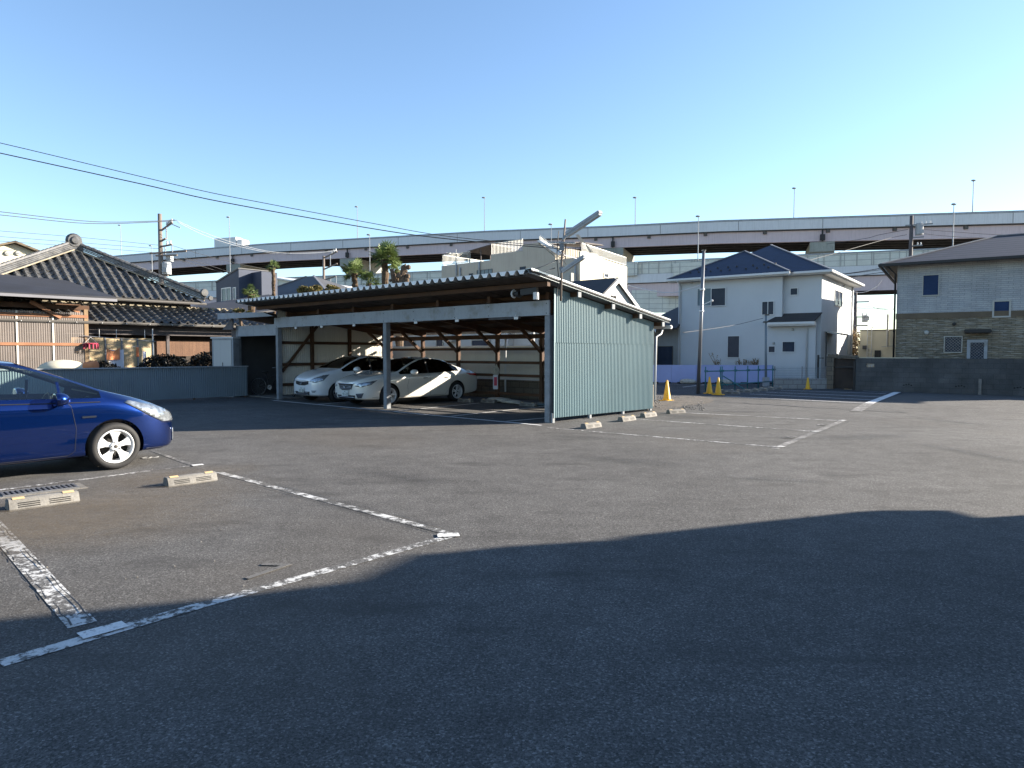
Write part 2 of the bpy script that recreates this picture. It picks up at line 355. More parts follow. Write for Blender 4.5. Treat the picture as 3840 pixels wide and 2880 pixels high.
M['cloth_orange'] = mat('orange_cloth', (.75, .28, .12), .9, var=.1); M['cloth_white'] = mat('white_cloth', (.72, .74, .82), .9, var=.08); M['cloth_pink'] = mat('pink_plastic', (.62, .06, .12), .6)
M['bag'] = mat('sand_bag', (.50, .48, .42), .8, var=.3, s1=6, s2=40, bmp=.6)
M['bamboo'] = brickmat('bamboo_screen', (.22, .12, .07), (.16, .085, .05), (.06, .03, .02), .025, 3.0, .004, .4, .5, 0.0)
M['palm_leaf'] = leafmat('palm_leaf', (.11, .15, .045)); M['palm_trunk'] = mat('palm_trunk', (.13, .085, .05), .95, var=.5, s1=8, s2=40, bmp=.8)
M['pine_leaf'] = leafmat('pine_needles', (.16, .135, .045)); M['bark'] = mat('bark', (.14, .095, .06), .95, var=.5, s1=6, bmp=.8)
M['brown_leaf'] = leafmat('dry_brush', (.20, .14, .07)); M['shaded_leaf'] = leafmat('shaded_hedge', (.005, .006, .004))  # hedge leaves near black: the deep shade is put into the colour
M['soil'] = mat('soil_gravel', (.10, .085, .07), .95, var=.5, s1=3, s2=50, bmp=.8)
M['reflector'] = mat('yellow_reflector', (.60, .44, .24), .35, var=.1)
M['ridge_metal'] = mat('ridge_metal', (.20, .20, .22), .5, var=.1)
M['poly'] = mat('ribbed_translucent_sheet', (.30, .245, .215), .45, var=.1, s1=1.5)
# thin plastic ribbed sheets let light through a little
# ================================================================ SETTING: ground
g = MB(); g.quad((-900, -300, -.012), (900, -300, -.012), (900, 1500, -.012), (-900, 1500, -.012))
tag(g.build('ground', M['soil'], fix=False), kind='structure')
g = MB(); g.quad((-26, -12, 0), (34, -12, 0), (34, 38, 0), (-26, 38, 0))
tag(g.build('parking_lot', M['asphalt'], fix=False), kind='structure')
def strip(mb, p, q, w, z=.004):
    p = Vector(p); q = Vector(q); d = (q-p).normalized(); n = Vector((-d.y, d.x, 0))*w/2
    mb.quad((p.x-n.x, p.y-n.y, z), (q.x-n.x, q.y-n.y, z), (q.x+n.x, q.y+n.y, z), (p.x+n.x, p.y+n.y, z))
def line(pts, w, m, z=.004):
    mb = MB()
    for i in range(len(pts)-1): strip(mb, G(*pts[i]), G(*pts[i+1]), w, z)
    return tag(mb.build('road_marking', M[m], fix=False), kind='structure')
# newer asphalt on the far lot
g = MB(); g.quad(*[tuple(G(*p) + Vector((0, 0, .004))) for p in ((2440, 1470), (2700, 1492), (3259, 1516), (3395, 1474), (3300, 1452), (2440, 1437))])
tag(g.build('asphalt_patch', M['asphalt_new'], fix=False), kind='structure')
for a, b, w_, m_ in [((2054,1604),(2920,1677),.085,'line'), ((2377,1571),(3062,1619),.085,'line'), ((2567,1548),(3159,1578),.085,'line'),
                     ((2905,1683),(3167,1575),.13,'line_faint'), ((1024,1502),(2030,1596),.10,'line_new'),
                     ((1192,1517),(1330,1506),.08,'line_new'), ((1480,1543),(1800,1512),.08,'line_new'), ((1689,1562),(2054,1523),.08,'line_new'), ((1900,1581),(2060,1567),.08,'line_new'),
                     ((2712,1486),(3259,1513),.10,'line_new'), ((2811,1478),(3277,1500.5),.09,'line_new'), ((2874,1471),(3304,1489),.09,'line_new'), ((2929,1463.6),(3322,1477),.09,'line_new'),
                     ((3236,1466),(3345,1471.5),.09,'line_new'), ((2440,1437.5),(2700,1447),.08,'line_new'), ((2560,1452),(2640,1443),.09,'line_new'),
                     ((0,2490),(740,2275),.115,'line'), ((740,2275),(1700,2008),.105,'line'), ((-60,1930),(310,2345),.15,'line'), ((818,1771),(1680,2000),.10,'line'),
                     ((-60,1846),(735,1744),.085,'line'), ((570,1690),(735,1750),.07,'line_faint')]:
    line([a, b], w_, m_, .008 if m_ == 'line_new' else .004)
line([(3209,1543),(3262,1511.5)], .30, 'line_faint', .008); line([(3258,1513.5),(3366,1471)], .26, 'line_new', .012)
for p in (((300,2392),(470,2345)), ((1640,2012),(1722,2008)), ((720,1748),(762,1744)), ((2905,1678),(2937,1675)), ((3048,1619.5),(3074,1618)), ((3150,1578.5),(3172,1577.5))):
    line([p[0], p[1]], .12, 'line_cap', .012)
# dark joints either side of the worn lines
for a, b in (((-60,1905),(345,2330)), ((-60,1975),(268,2352)), ((835,1768),(1705,1994)), ((820,1783),(1668,2006)), ((3000,1650),(3190,1578))):
    mb = MB(); pa = G(*a); pb = G(*b); pr = None; n_ = 26
    for i in range(n_+1):
        q = pa.lerp(pb, i/n_) + Vector((random.uniform(-.008, .008), random.uniform(-.008, .008), 0))
        if pr is not None and random.random() < .85: strip(mb, pr, q, random.uniform(.004, .012), .0135)
        pr = q
    tag(mb.build('asphalt_joint', M['black'], fix=False), kind='structure')
# worn bay numbers painted on the asphalt
def ground_num(txt, px, py, size, rz, m_='line_faint'):
    p = G(px, py); o = text_obj(txt, size, .001, 'bay_number', M[m_], None, Matrix.Translation((p.x, p.y, .0075)) @ Matrix.Rotation(rz, 4, 'Z'))
    tag(o, kind='structure')
ground_num('7', 992, 2148, .52, R(-6), 'number'); ground_num('5', 2960, 1641, .5, R(-41)); ground_num('6', 3085, 1594, .5, R(-41)); ground_num('8', 560, 1717, .35, R(-41), 'line_mid'); ground_num('3', 1830, 1573, .45, R(-41))
# dark oil and tyre stains
def stainmat(name, col, hi):
    m, t, p_, N, Lk = newmat(name); p_.inputs['Base Color'].default_value = c4(col); p_.inputs['Roughness'].default_value = .7
    tc = N.new('ShaderNodeTexCoord'); gr_ = N.new('ShaderNodeTexGradient'); gr_.gradient_type = 'SPHERICAL'; Lk.new(tc.outputs['Object'], gr_.inputs[0])
    nz_ = noise(t, tc.outputs['Object'], 2.6, 6, .75); ml = N.new('ShaderNodeMath'); ml.operation = 'MULTIPLY'; Lk.new(gr_.outputs['Fac'], ml.inputs[0]); Lk.new(nz_, ml.inputs[1])
    tr_ = N.new('ShaderNodeBsdfTransparent'); mx_ = N.new('ShaderNodeMixShader'); Lk.new(ramp(t, ml.outputs[0], [(.02, 0.0), (.5, hi)]), mx_.inputs[0]); Lk.new(tr_.outputs[0], mx_.inputs[1]); Lk.new(p_.outputs[0], mx_.inputs[2]); Lk.new(mx_.outputs[0], N['Material Output'].inputs[0]); return m
M['oil'] = stainmat('oil_stain', (.026, .026, .026), .24)
for i, (px, py, sx_, sy_, rz_) in enumerate(((2530,1560,1.6,.5,-40), (3645,1700,.25,1.8,8), (2330,1728,1.3,.35,-30), (2180,1640,1.0,.3,-20), (1500,1790,1.2,.3,-35), (2780,1545,1.4,.4,-10), (3250,1640,1.5,.5,20), (2900,1800,.9,.2,-15), (1300,1900,.7,.25,-40), (3560,1580,.3,1.5,12))):
    mb = MB(); mb.quad((-1, -1, 0), (1, -1, 0), (1, 1, 0), (-1, 1, 0)); q = G(px, py); o = mb.build('oil_stain', M['oil'], fix=False); o.location = (q.x, q.y, .0142+.0001*i); o.rotation_euler = (0, 0, R(rz_)); o.scale = (sx_, sy_, 1); tag(o, kind='structure')
# tan dust washed around the drain
m, t, p_, N, Lk = newmat('tan_dust'); p_.inputs['Base Color'].default_value = (.16, .125, .085, 1); p_.inputs['Roughness'].default_value = .95
tc = N.new('ShaderNodeTexCoord'); gr_ = N.new('ShaderNodeTexGradient'); gr_.gradient_type = 'SPHERICAL'; mp_ = N.new('ShaderNodeMapping'); mp_.inputs['Scale'].default_value = (.42, .75, 1); Lk.new(tc.outputs['Object'], mp_.inputs[0]); Lk.new(mp_.outputs[0], gr_.inputs[0])
nz_ = noise(t, tc.outputs['Object'], 5, 5, .7); ml = N.new('ShaderNodeMath'); ml.operation = 'MULTIPLY'; Lk.new(gr_.outputs['Fac'], ml.inputs[0]); Lk.new(nz_, ml.inputs[1])
tr_ = N.new('ShaderNodeBsdfTransparent'); mx_ = N.new('ShaderNodeMixShader'); Lk.new(ramp(t, ml.outputs[0], [(.03, 0.0), (.5, .38)]), mx_.inputs[0]); Lk.new(tr_.outputs[0], mx_.inputs[1]); Lk.new(p_.outputs[0], mx_.inputs[2]); Lk.new(mx_.outputs[0], N['Material Output'].inputs[0])
M['dust'] = m
for px, py, rz_, sc_ in ((330, 1900, 48, 1.0), (120, 2000, 20, .9), (640, 1790, 45, .6)):
    mb = MB(); mb.quad((-2.5, -1.4, 0), (2.5, -1.4, 0), (2.5, 1.4, 0), (-2.5, 1.4, 0)); q = G(px, py); o = mb.build('dust_patch', M['dust'], fix=False); o.location = (q.x, q.y, .0155+.001*sc_); o.rotation_euler = (0, 0, R(rz_)); o.scale = (sc_, sc_, 1); tag(o, kind='structure')
# seam and open crack across the lot
mb = MB(); pr = None; random.seed(3)
for i in range(30):
    t = i/29; p = G(2560+840*t, 1497+51*t**.9 + random.uniform(-1.2, 1.2)); 
    if pr is not None: strip(mb, pr, p, random.uniform(.02, .07)*(1.5 if .3 < t < .6 else .8), .013)
    pr = p
tag(mb.build('asphalt_crack', M['black'], fix=False), kind='structure')
# broken soil edge behind the green wall
mb = MB(); pts = [(2432,1552),(2432,1515),(2470,1500),(2560,1482),(2620,1484),(2680,1500),(2660,1512),(2560,1524),(2500,1544)]
ps = [G(*p) for p in pts]; c = sum(ps, Vector())/len(ps)
for i in range(len(ps)): mb.quad((ps[i].x, ps[i].y, .005), (ps[(i+1) % len(ps)].x, ps[(i+1) % len(ps)].y, .005), (c.x, c.y, .035))
tag(mb.build('soil_patch', M['soil'], fix=False), kind='structure')
mb = MB(); random.seed(5)
for i in range(420):
    p = G(random.uniform(2440, 2640), random.uniform(1488, 1540)); r = random.uniform(.012, .04)
    mb.sphere((p.x, p.y, r*.4), r, 5, (1, random.uniform(.6, 1), .6))
for i in range(90):
    p = G(random.uniform(0, 3840), random.uniform(1560, 2200)); r = random.uniform(.004, .009); mb.sphere((p.x, p.y, r*.5), r, 4)
tag(mb.build('loose_gravel', M['concrete'], fix=False), label='loose gravel and rubble crumbs scattered beside the green wall', cat='gravel', kind='stuff')

# ================================================================ CARPORT
K = Frame(.91, 15.6, -41.3)
kp = fthing('carport', 'long open carport with folded metal roof, brown timber frame and green corrugated end wall', 'carport', K)
HF, HB = 3.14, 2.49           # roof underside at local y=0, y=4.43
def roofz(y): return 3.12 + (2.44-3.29)/5.96*(y)
XL, XR, YF, YB = -12.62, .36, -1.15, 4.85
# folded roof
mb = MB(); per = .27; amp = .088; x = XL; prof = []
while x < XR - .05:
    prof += [(x, 0), (x+.05, 0), (x+.11, amp), (x+.16, amp), (x+.22, 0)]; x += per
prof += [(XR-.05, 0), (XR, .0)]
n = len(prof); rows = [YF, 0.5, 2.5, YB]
vs = [(a, y, roofz(y)+h) for y in rows for a, h in prof]
fs = [(j*n+i, j*n+i+1, (j+1)*n+i+1, (j+1)*n+i) for j in range(3) for i in range(n-1)]
mb.add(vs, fs); rf = mb.build('roof', M['roof_sheet'], kp, fix=False)
sm = rf.modifiers.new('t', 'SOLIDIFY'); sm.thickness = .004; sm.offset = 0
# plywood-like dark lining under the roof (timber boards on purlins)
mb = MB()
for i in range(48):
    x0 = XL+.35+i*.258
    if x0 + .25 > XR - .05: break
    mb.prism([(x0, YF+.12, roofz(YF+.12)-.012), (x0+.25, YF+.12, roofz(YF+.12)-.012), (x0+.25, YB-.1, roofz(YB-.1)-.012), (x0, YB-.1, roofz(YB-.1)-.012)], (0, 0, -.012 - .004*(i % 2)))
mb.build('roof_lining', M['roof_under'], kp)
# gable flashing
mb = MB(); mb.prism([(XR+.002, YF-.02, roofz(YF)+.07), (XR+.002, YB+.02, roofz(YB)+.07), (XR+.002, YB+.02, roofz(YB)+.10), (XR+.002, YF-.02, roofz(YF)+.10)], (.012, 0, 0))
mb.prism([(XR-.16, YF-.02, roofz(YF)+.092), (XR+.002, YF-.02, roofz(YF)+.092), (XR+.002, YB+.02, roofz(YB)+.092), (XR-.16, YB+.02, roofz(YB)+.092)], (0, 0, .008)); mb.build('gable_flashing', M['roof_sheet'], kp)
mb = MB(); mb.prism([(.13, YF-.01, roofz(YF)-.03), (XR, YF-.01, roofz(YF)+.05), (XR, YB+.01, roofz(YB)+.05), (.13, YB+.01, roofz(YB)-.03)], (0, 0, .01))
mb.build('gable_soffit', M['roof_grey'], kp)
mb = MB(); x = XL
while x + per + .11 < XR - .02:
    mb.prism([(x+.165, YF-.004, amp-.002), (x+.222, YF-.004, .003), (x+per+.048, YF-.004, .003), (x+per+.105, YF-.004, amp-.002)], (0, .002, 0)); x += per
for v in mb.v: v.z += roofz(YF)
mb.build('edge_closure', mat('pale_closure_tabs', (1.0, 1.0, 1.0), .6, var=.05), kp)
# purlins run the length, their ends show beyond the green wall
for y in (-.5, .62, 2.05, 3.35, 4.55):
    mb = MB(); z = roofz(y)-.034
    mb.prism([(XL+.3, y-.05, z), (XR-.06, y-.05, z), (XR-.06, y+.05, z-.0), (XL+.3, y+.05, z-.0)], (0, 0, -.10)); mb.build('purlin', M['timber'], kp)
    if y > 0:
        e = MB(); e.box(XR-.058, XR-.03, y-.06, y+.06, z-.115, z+.005); e.build('purlin_cap', M['post'], kp)
def zr(y): return roofz(y)-.14
RX = [-.12, -1.96, -3.82, -5.70, -7.56, -9.42, -11.3]
for i, x in enumerate(RX):
    mb = MB(); mb.prism([(x-.05, -.02, zr(0)), (x-.05, 4.5, zr(4.5)), (x-.05, 4.5, zr(4.5)-.16), (x-.05, -.02, zr(0)-.16)], (.10, 0, 0)); mb.build('rafter', M['timber'], kp)
    mb = MB(); mb.box(x-.055, x+.055, 4.33, 4.44, .06, zr(4.4)-.12); mb.build('post', M['timber'], kp)
    mb = MB(); mb.bar((x, 4.35, 1.62), (x, 3.35, zr(3.35)-.14), .09, .09); mb.bar((x, 4.46, 1.50), (x, 4.3, 1.66), .088, .085); mb.build('knee_brace', M['timber'], kp)
    mb = MB(); mb.box(x-.1, x+.1, 4.28, 4.48, 0, .06); mb.build('footing', M['concrete'], kp)
mb = MB(); mb.box(-11.75, -.02, 4.32, 4.45, zr(4.4)-.30, zr(4.4)-.16); mb.build('rear_beam', M['timber'], kp)
for z in (.26, .86, 1.28, 1.72):
    mb = MB(); mb.box(-11.75, -.02, 4.375, 4.43, z-.045, z+.045); mb.build('rail', M['timber'], kp)
# front posts and beam
for x, m_ in ((-.075, 'post'), (-5.97, 'post'), (-11.83, 'post')):
    mb = MB(); mb.box(x-.075, x+.075, -.08, .07, 0, 2.46); mb.build('post', M[m_], kp, bevel=.006)
mb = MB(); mb.box(-11.92, .005, -.115, -.07, 2.455, 2.79); fb = mb.build('front_fascia', M['fascia'], kp)
mb = MB(); mb.box(-11.9, 0, -.06, .06, 2.50, 2.74); mb.build('front_beam', M['timber'], kp)
for x in (-1.0, -3.0, -4.6, -7.4, -9.1, -10.6):
    mb = MB(); mb.box(x-.06, x+.06, -.105, -.085, 2.39, 2.453); mb.tube([(x, -.118, 2.50), (x, -.118, 2.44)], .008, 6); mb.build('bay_tag', M['white_paint'], kp)
bolt = MB()
for x in (-.1, -1.9, -3.1, -4.7, -6.0, -7.4, -8.8, -10.2, -11.8):
    for z in (2.50, 2.72): bolt.sphere((x+.03, -.117, z), .014, 6)
bolt.islands('bolts', M['alu_dark'], fb)
# side wall: corrugated sheets, real waves
def corr(mb, p0, p1, z0f, z1f, per=.076, amp=.009, face=(0, 1), seg=6, lap=None):
    p0 = Vector(p0); p1 = Vector(p1); d = (p1-p0); L = d.length; d.normalize(); nn = Vector((d.y, -d.x, 0)); k = int(L/per*seg); vs = []
    for i in range(k+1):
        t = i*L/k; q = p0 + d*t + nn*(amp*sin(2*pi*t/per)); vs += [(q.x, q.y, z0f(t)), (q.x, q.y, z1f(t))]
    mb.add(vs, [(2*i, 2*i+2, 2*i+3, 2*i+1) for i in range(k)])
wall_e = MB()
corr(wall_e, (.085, -.02, 0), (.085, 4.43, 0), lambda t: .115-.012*t, lambda t: 1.86, .066, .0105)
corr(wall_e, (.094, -.02, 0), (.094, 4.43, 0), lambda t: 1.83, lambda t: roofz(t-.02)-.05, .066, .0105)
we = wall_e.build('end_wall', M['green_sheet'], kp, smooth=True, fix=False)
fr_ = MB()
for z in (.3, 1.0, 1.85, 2.45): fr_.box(.02, .07, .06, 4.3, z-.04, z+.04)
fr_.build('wall_frame', M['timber'], kp)
for y in (-.02, 1.45, 2.95, 4.36):
    mb = MB(); mb.box(0.012, .072, y-.035, y+.045, 0, .22); mb.build('wall_foot', M['post'], kp)
fl = MB(); fl.box(.095, .112, -.055, -.02, .115, roofz(0)-.06); fl.build('corner_trim', M['green_sheet'], kp)
# left wall and frame
lw = MB(); corr(lw, (-11.92, 0, 0), (-11.92, 4.45, 0), lambda t: .15, lambda t: roofz(t)-.05, .076, .009); 
lw.build('left_wall', M['cream_sheet'], kp, smooth=True, fix=False)
lf = MB()
for z in (.5, 1.2, 1.95): lf.box(-11.89, -11.83, 0, 4.4, z-.05, z+.05)
for y in (1.3, 2.9): lf.box(-11.9, -11.80, y-.05, y+.05, 0, zr(y))
lf.bar((-11.82, .1, .95), (-11.82, 1.5, 2.55), .03, .10); lf.build('wall_frame', M['timber'], kp)
# gutter at the back, with downpipe
gt = MB(); gt.box(XL+.2, XR+.02, YB+.02, YB+.14, roofz(YB)-.16, roofz(YB)-.06); gt.build('gutter', M['white_paint'], kp, bevel=.02)
gt = MB(); gt.tube([(.10, YB+.06, roofz(YB)-.16), (.10, YB-.02, roofz(YB)-.30), (.10, 4.56, roofz(YB)-.38), (.10, 4.52, 0.3)], .03); gt.tube([(-5.55, YB, roofz(YB)-.2), (-5.55, 4.62, 2.1), (-5.55, 4.6, .3)], .03)
gt.islands('downpipe', M['white_paint'], kp, smooth=True)
# lamp and siren under the front corner
lp = MB(); lp.lathe([(.0, -.16), (.05, -.15), (.085, 0.0), (.085, .02), (.0, .02)], (-.50, -.55, 2.93), 14, 'x'); lp.bar((-.45, -.55, 2.96), (-.02, -.5, 2.99), .09, .13)
lp.build('flood_lamp', M['black'], kp, smooth=False)
lp = MB(); lp.lathe([(.09, 0), (.10, .02), (.09, .04), (.055, .03), (.055, .0)], (-.69, -.55, 2.94), 16, 'x'); lp.build('lamp_ring', M['white_paint'], kp); lp = MB(); lp.box(-.06, .02, -.6, -.5, 2.78, 2.94); lp.build('junction_box', M['white_paint'], kp)
# fluorescent fittings under the rafters
for (x, y) in ((-2.9, 1.6), (-6.6, 1.4), (-9.6, 1.2)):
    mb = MB(); mb.box(x-.55, x+.55, y-.04, y+.04, zr(y)-.24, zr(y)-.19); mb.build('tube_light', M['fascia'], kp)

# lamp mast on the gable
q = K.W(.36, -.15); mast = thing('lamp_mast', 'thin grey mast with two fluorescent lamps strapped to the gable edge', 'lamp mast', q)
mb = MB(); mb.tube([(0, 0, 2.75), (0.02, 0, 3.6), (.10, 0, 4.55)], .028, 8, .018); mb.build('pole', M['pole_conc'], mast, smooth=True)
def tubelamp(a, b, w_):
    mb = MB(); a = Vector(a); b = Vector(b); mb.bar(a, b, w_, w_*.55); l = mb.build('lamp', M['fascia'], mast, bevel=.01)
    m2 = MB(); m2.bar(a+Vector((.01, -.01, -w_*.42)), b+Vector((-.01, -.01, -w_*.42)), w_*.7, w_*.35); m2.build('diffuser', M['fascia'], l)
    return l
tubelamp((.13, -.05, 4.22), (.78, -.75, 4.56), .13); tubelamp((.04, -.04, 3.42), (.48, -.5, 3.68), .10)
mb = MB(); mb.bar((0.04, 0, 4.1), (.15, -.05, 4.22), .05, .05); mb.bar((-.28, .1, 4.06), (.3, -.2, 4.0), .03, .03); mb.bar((.04, 0, 3.38), (-.0, .0, 3.5), .06, .09); mb.box(-.03, .07, -.05, .05, 3.86, 4.05); mb.build('bracket', M['galv'], mast)
mb = MB(); random.seed(9)
for k in range(4):
    s = [(0.06, 0, 3.95+.05*k)]
    for j in range(6): s.append((.03+.09*sin(j*1.4+k), -.05*cos(j+k), 3.95+.05*k-.09*j))
    mb.tube(s, .006, 4)
mb.tube([(-.05, .02, 4.3), (-.09, 0, 3.7), (-.05, 0, 3.3), (-.08, 0.03, 2.85)], .01, 5); mb.build('wiring', M['cable'], mast)

# ---- lean-to bicycle store left of the carport
lt = fthing('lean_to', 'low dark bicycle lean-to with pale fascia at the left end of the carport', 'shed', K)
mb = MB(); mb.box(-14.65, -11.93, -.06, -.02, 2.20, 2.58); mb.build('front_fascia', M['fascia'], lt)
mb = MB(); mb.box(-14.72, -14.58, -.07, .06, 0, 2.60); mb.build('post', M['post'], lt)
mb = MB(); mb.prism([(-15.3, -.40, 2.98), (-12.0, -.40, 2.95), (-12.0, 3.9, 2.45), (-15.3, 3.9, 2.45)], (0, 0, .03)); mb.build('roof', M['roof_under'], lt)
mb = MB(); mb.prism([(-15.35, -.42, 2.84), (-11.4, -.42, 2.82), (-12.1, -.42, 2.98), (-15.35, -.42, 3.06)], (0.0, -.03, 0)); mb.build('roof_fascia', M['fascia'], lt)
mb = MB(); mb.box(-15.1, -15.05, -.05, 3.6, 0, 2.46); mb.box(-15.05, -14.6, -.05, -.0, 0, 2.5); mb.prism([(-15.3, -.3, 2.45), (-14.6, -.25, 2.9), (-14.6, -.25, 2.45)], (0, .04, 0)); mb.build('side_wall', M['roof_grey'], lt)
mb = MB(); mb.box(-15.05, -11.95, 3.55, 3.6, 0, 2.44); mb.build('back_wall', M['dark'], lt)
mb = MB(); mb.box(-15.0, -11.95, 0.1, 3.5, .0, .03); mb.build('floor_slab', M['concrete'], lt)

# ---- neighbour's open shed, partly seen; roof and fascia shaped to slit the sedan's sunlight
ns = fthing('neighbour_shed', 'dark open-sided shed glimpsed over the cream fence, roof shaped to narrow the sunlight on the sedan', 'shed', K)
mb = MB(); mb.prism([(-6.0, 6.3, 2.45), (-3.6, 6.3, 2.45), (-4.3, 8.5, 3.55), (-6.3, 8.5, 3.55)], (0, 0, .05)); mb.build('roof', M['roof_dark'], ns)
mb = MB(); mb.box(-6.0, -2.0, 6.22, 6.28, 2.44, 2.98); mb.build('roof_fascia', M['roof_grey'], ns)  # unseen board, added to cut the sedan's sunlight to one strip
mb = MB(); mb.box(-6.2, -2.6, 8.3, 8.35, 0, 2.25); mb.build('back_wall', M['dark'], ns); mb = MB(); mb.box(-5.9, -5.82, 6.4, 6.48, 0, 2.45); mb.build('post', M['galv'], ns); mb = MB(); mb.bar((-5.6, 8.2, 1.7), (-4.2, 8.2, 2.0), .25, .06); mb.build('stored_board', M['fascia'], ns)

# ---- corrugated boundary fence on blocks behind the carport
bf = fthing('boundary_fence', 'cream corrugated fence on a low tan block wall behind the carport', 'fence', K)
mb = MB(); corr(mb, (-13.5, 5.6, 0), (-.6, 5.6, 0), lambda t: .66, lambda t: 1.83, .055, .009, seg=5); mb.build('panel', M['cream_sheet'], bf, smooth=True, fix=False)
mb = MB(); mb.box(-13.5, -.6, 5.54, 5.69, 0, .655); mb.build('block_base', M['blocks_mid'], bf)
mb = MB(); mb.box(-13.5, -.6, 5.585, 5.60, 1.83, 1.86); mb.box(-13.5, -.6, 5.57, 5.585, .66, .70); mb.build('top_trim', M['white_paint'], bf)
# ================================================================ HOUSES
def facewin(fr, par, px0, py0, px1, py1, yv, axis='y', name='window', frame='alu', pane='pane', fw=.035, sign=-1, split=0, grid=False, depth=.05):
    f = fr.onY if axis == 'y' else fr.onX
    a0, z1 = f(px0, py0, yv); a1, z0 = f(px1, py1, yv)
    if a0 > a1: a0, a1 = a1, a0
    return rectwin(par, a0, a1, z0, z1, yv, axis, name, frame, pane, fw, sign, split, grid, depth)
def rectwin(par, a0, a1, z0, z1, yv, axis='y', name='window', frame='alu', pane='pane', fw=.045, sign=-1, split=0, grid=False, depth=.05):
    def bx(mb, a, b, c, d, d0, d1):
        u0 = yv + sign*d0; u1 = yv + sign*d1
        if axis == 'y': mb.box(a, b, u0, u1, c, d)
        else: mb.box(u0, u1, a, b, c, d)
    mb = MB(); bx(mb, a0, a0+fw, z0, z1, -.02, depth); bx(mb, a1-fw, a1, z0, z1, -.02, depth); bx(mb, a0+fw, a1-fw, z1-fw, z1, -.02, depth-.002); bx(mb, a0+fw, a1-fw, z0, z0+fw, -.02, depth+.01)
    for k in range(split): 
        c = a0 + (a1-a0)*(k+1)/(split+1); bx(mb, c-fw*.5, c+fw*.5, z0+fw, z1-fw, -.02, depth-.008)
    if grid:
        st = .13; n_ = int((a1-a0+z1-z0)/st)+1
        for i in range(1, n_):
            s = i*st
            for flip in (0, 1):
                x_a = max(a0, a0+s-(z1-z0)); x_b = min(a1, a0+s); za = z0+(s-(x_a-a0)); zb = z0+(s-(x_b-a0))
                if flip: x_a, x_b = a0+a1-x_a, a0+a1-x_b
                u = yv+sign*(depth-.012)
                if abs(x_a-x_b) > .02:
                    if axis == 'y': mb.bar((x_a, u, za), (x_b, u, zb), .006, .006)
    o = mb.build(name, M[frame], par)
    p = MB(); bx(p, a0+fw, a1-fw, z0+fw, z1-fw, -.01, .012); p.build('pane', M[pane], o)
    return o
def hip(mb, x0, x1, y0, y1, z, pts, oh=0):     # pts: ridge points (1 or 2), along x or y
    c = [(x0, y0, z), (x1, y0, z), (x1, y1, z), (x0, y1, z)]
    if len(pts) == 1:
        for i in range(4): mb.quad(c[i], c[(i+1) % 4], pts[0])
    else:
        a, b = pts
        if abs(a[0]-b[0]) >= abs(a[1]-b[1]): mb.quad(c[0], c[1], b, a); mb.quad(c[1], c[2], b); mb.quad(c[2], c[3], a, b); mb.quad(c[3], c[0], a)
        else: mb.quad(c[0], c[1], a); mb.quad(c[1], c[2], b, a); mb.quad(c[2], c[3], b); mb.quad(c[3], c[0], a, b)
    mb.add(c, [(3, 2, 1, 0)])
def ventcap(par, x, z, yv, axis='y', sign=-1, mat_='alu', r=.07):
    mb = MB()
    if axis == 'y': mb.lathe([(.0, 0), (r, 0), (r, .05), (r*.8, .09), (0, .10)], (0, 0, 0), 12, 'y')
    else: mb.lathe([(.0, 0), (r, 0), (r, .05), (r*.8, .09), (0, .10)], (0, 0, 0), 12, 'x')
    for i in range(len(mb.v)):
        v = mb.v[i]
        if axis == 'y': mb.v[i] = Vector((v.x+x, yv+sign*v.y, v.z+z))
        else: mb.v[i] = Vector((yv+sign*v.x, v.y+x, v.z+z))
    return mb.build('vent_cap', M[mat_], par)

# ---------------- white two-storey house in the centre right
HW = Frame(14.5, 36.8, -36)
hw = fthing('white_house', 'pale two-storey plaster house with blue hip roof behind the blue pipe rail', 'house', HW)
ZE = 5.85
mb = MB(); mb.box(-5.85, 0, 0, 6.5, 0, ZE); mb.box(-5.2, 1.9, .35, 9.0, 0, ZE-.002); mb.box(-.35, 1.72, -.02, .5, 0, 3.12); mb.build('wall', M['plaster_cool'], hw)
mb = MB(); hip(mb, -6.35, .5, -.55, 7.0, ZE+.03, [(-3.0, 3.1, 7.65)]); 
hip(mb, -5.6, 2.4, -.15, 9.4, ZE+.034, [(-1.9, 4.6, 8.1), (-1.9, 5.4, 8.1)]); mb.build('roof', M['roof_blue'], hw)
mb = MB()
for a, b in (((.5, -.55, ZE+.05), (-3.0, 3.1, 7.68)), ((-6.35, -.55, ZE+.05), (-3.0, 3.1, 7.68)), ((2.4, -.15, ZE+.05), (-1.9, 4.6, 8.13)), ((-1.9, 4.6, 8.13), (-1.9, 5.4, 8.13)), ((-1.9, 5.4, 8.13), (2.4, 9.4, ZE+.05))): mb.bar(a, b, .10, .05)
mb.build('ridge_cap', M['ridge_metal'], hw)
mb = MB(); mb.box(-6.38, .52, -.66, -.56, ZE-.10, ZE+.02); mb.box(.6, 2.5, -.27, -.16, ZE-.10, ZE+.02); mb.box(2.41, 2.52, -.16, 9.4, ZE-.10, ZE+.02); mb.build('gutter', M['white_paint'], hw, bevel=.02)
mb = MB(); mb.box(-6.30, .45, -.53, -.0, ZE-.16, ZE+.02); mb.box(.46, 2.36, -.13, .34, ZE-.16, ZE+.02); mb.box(1.91, 2.36, .35, 9.3, ZE-.16, ZE+.02); mb.build('eave_soffit', M['plaster_white'], hw)
snow = MB()
for x in (-5.2, -4.7, -4.0, -3.4, -2.9, -2.0, -1.4, -.8):
    for k in range(2): y = .15+.45*k; snow.box(x+.25*k-.04, x+.25*k+.04, y-.03, y+.03, ZE+.03+(y+.55)*.49, ZE+.10+(y+.55)*.49)
snow.islands('snow_guard', M['black'], hw)
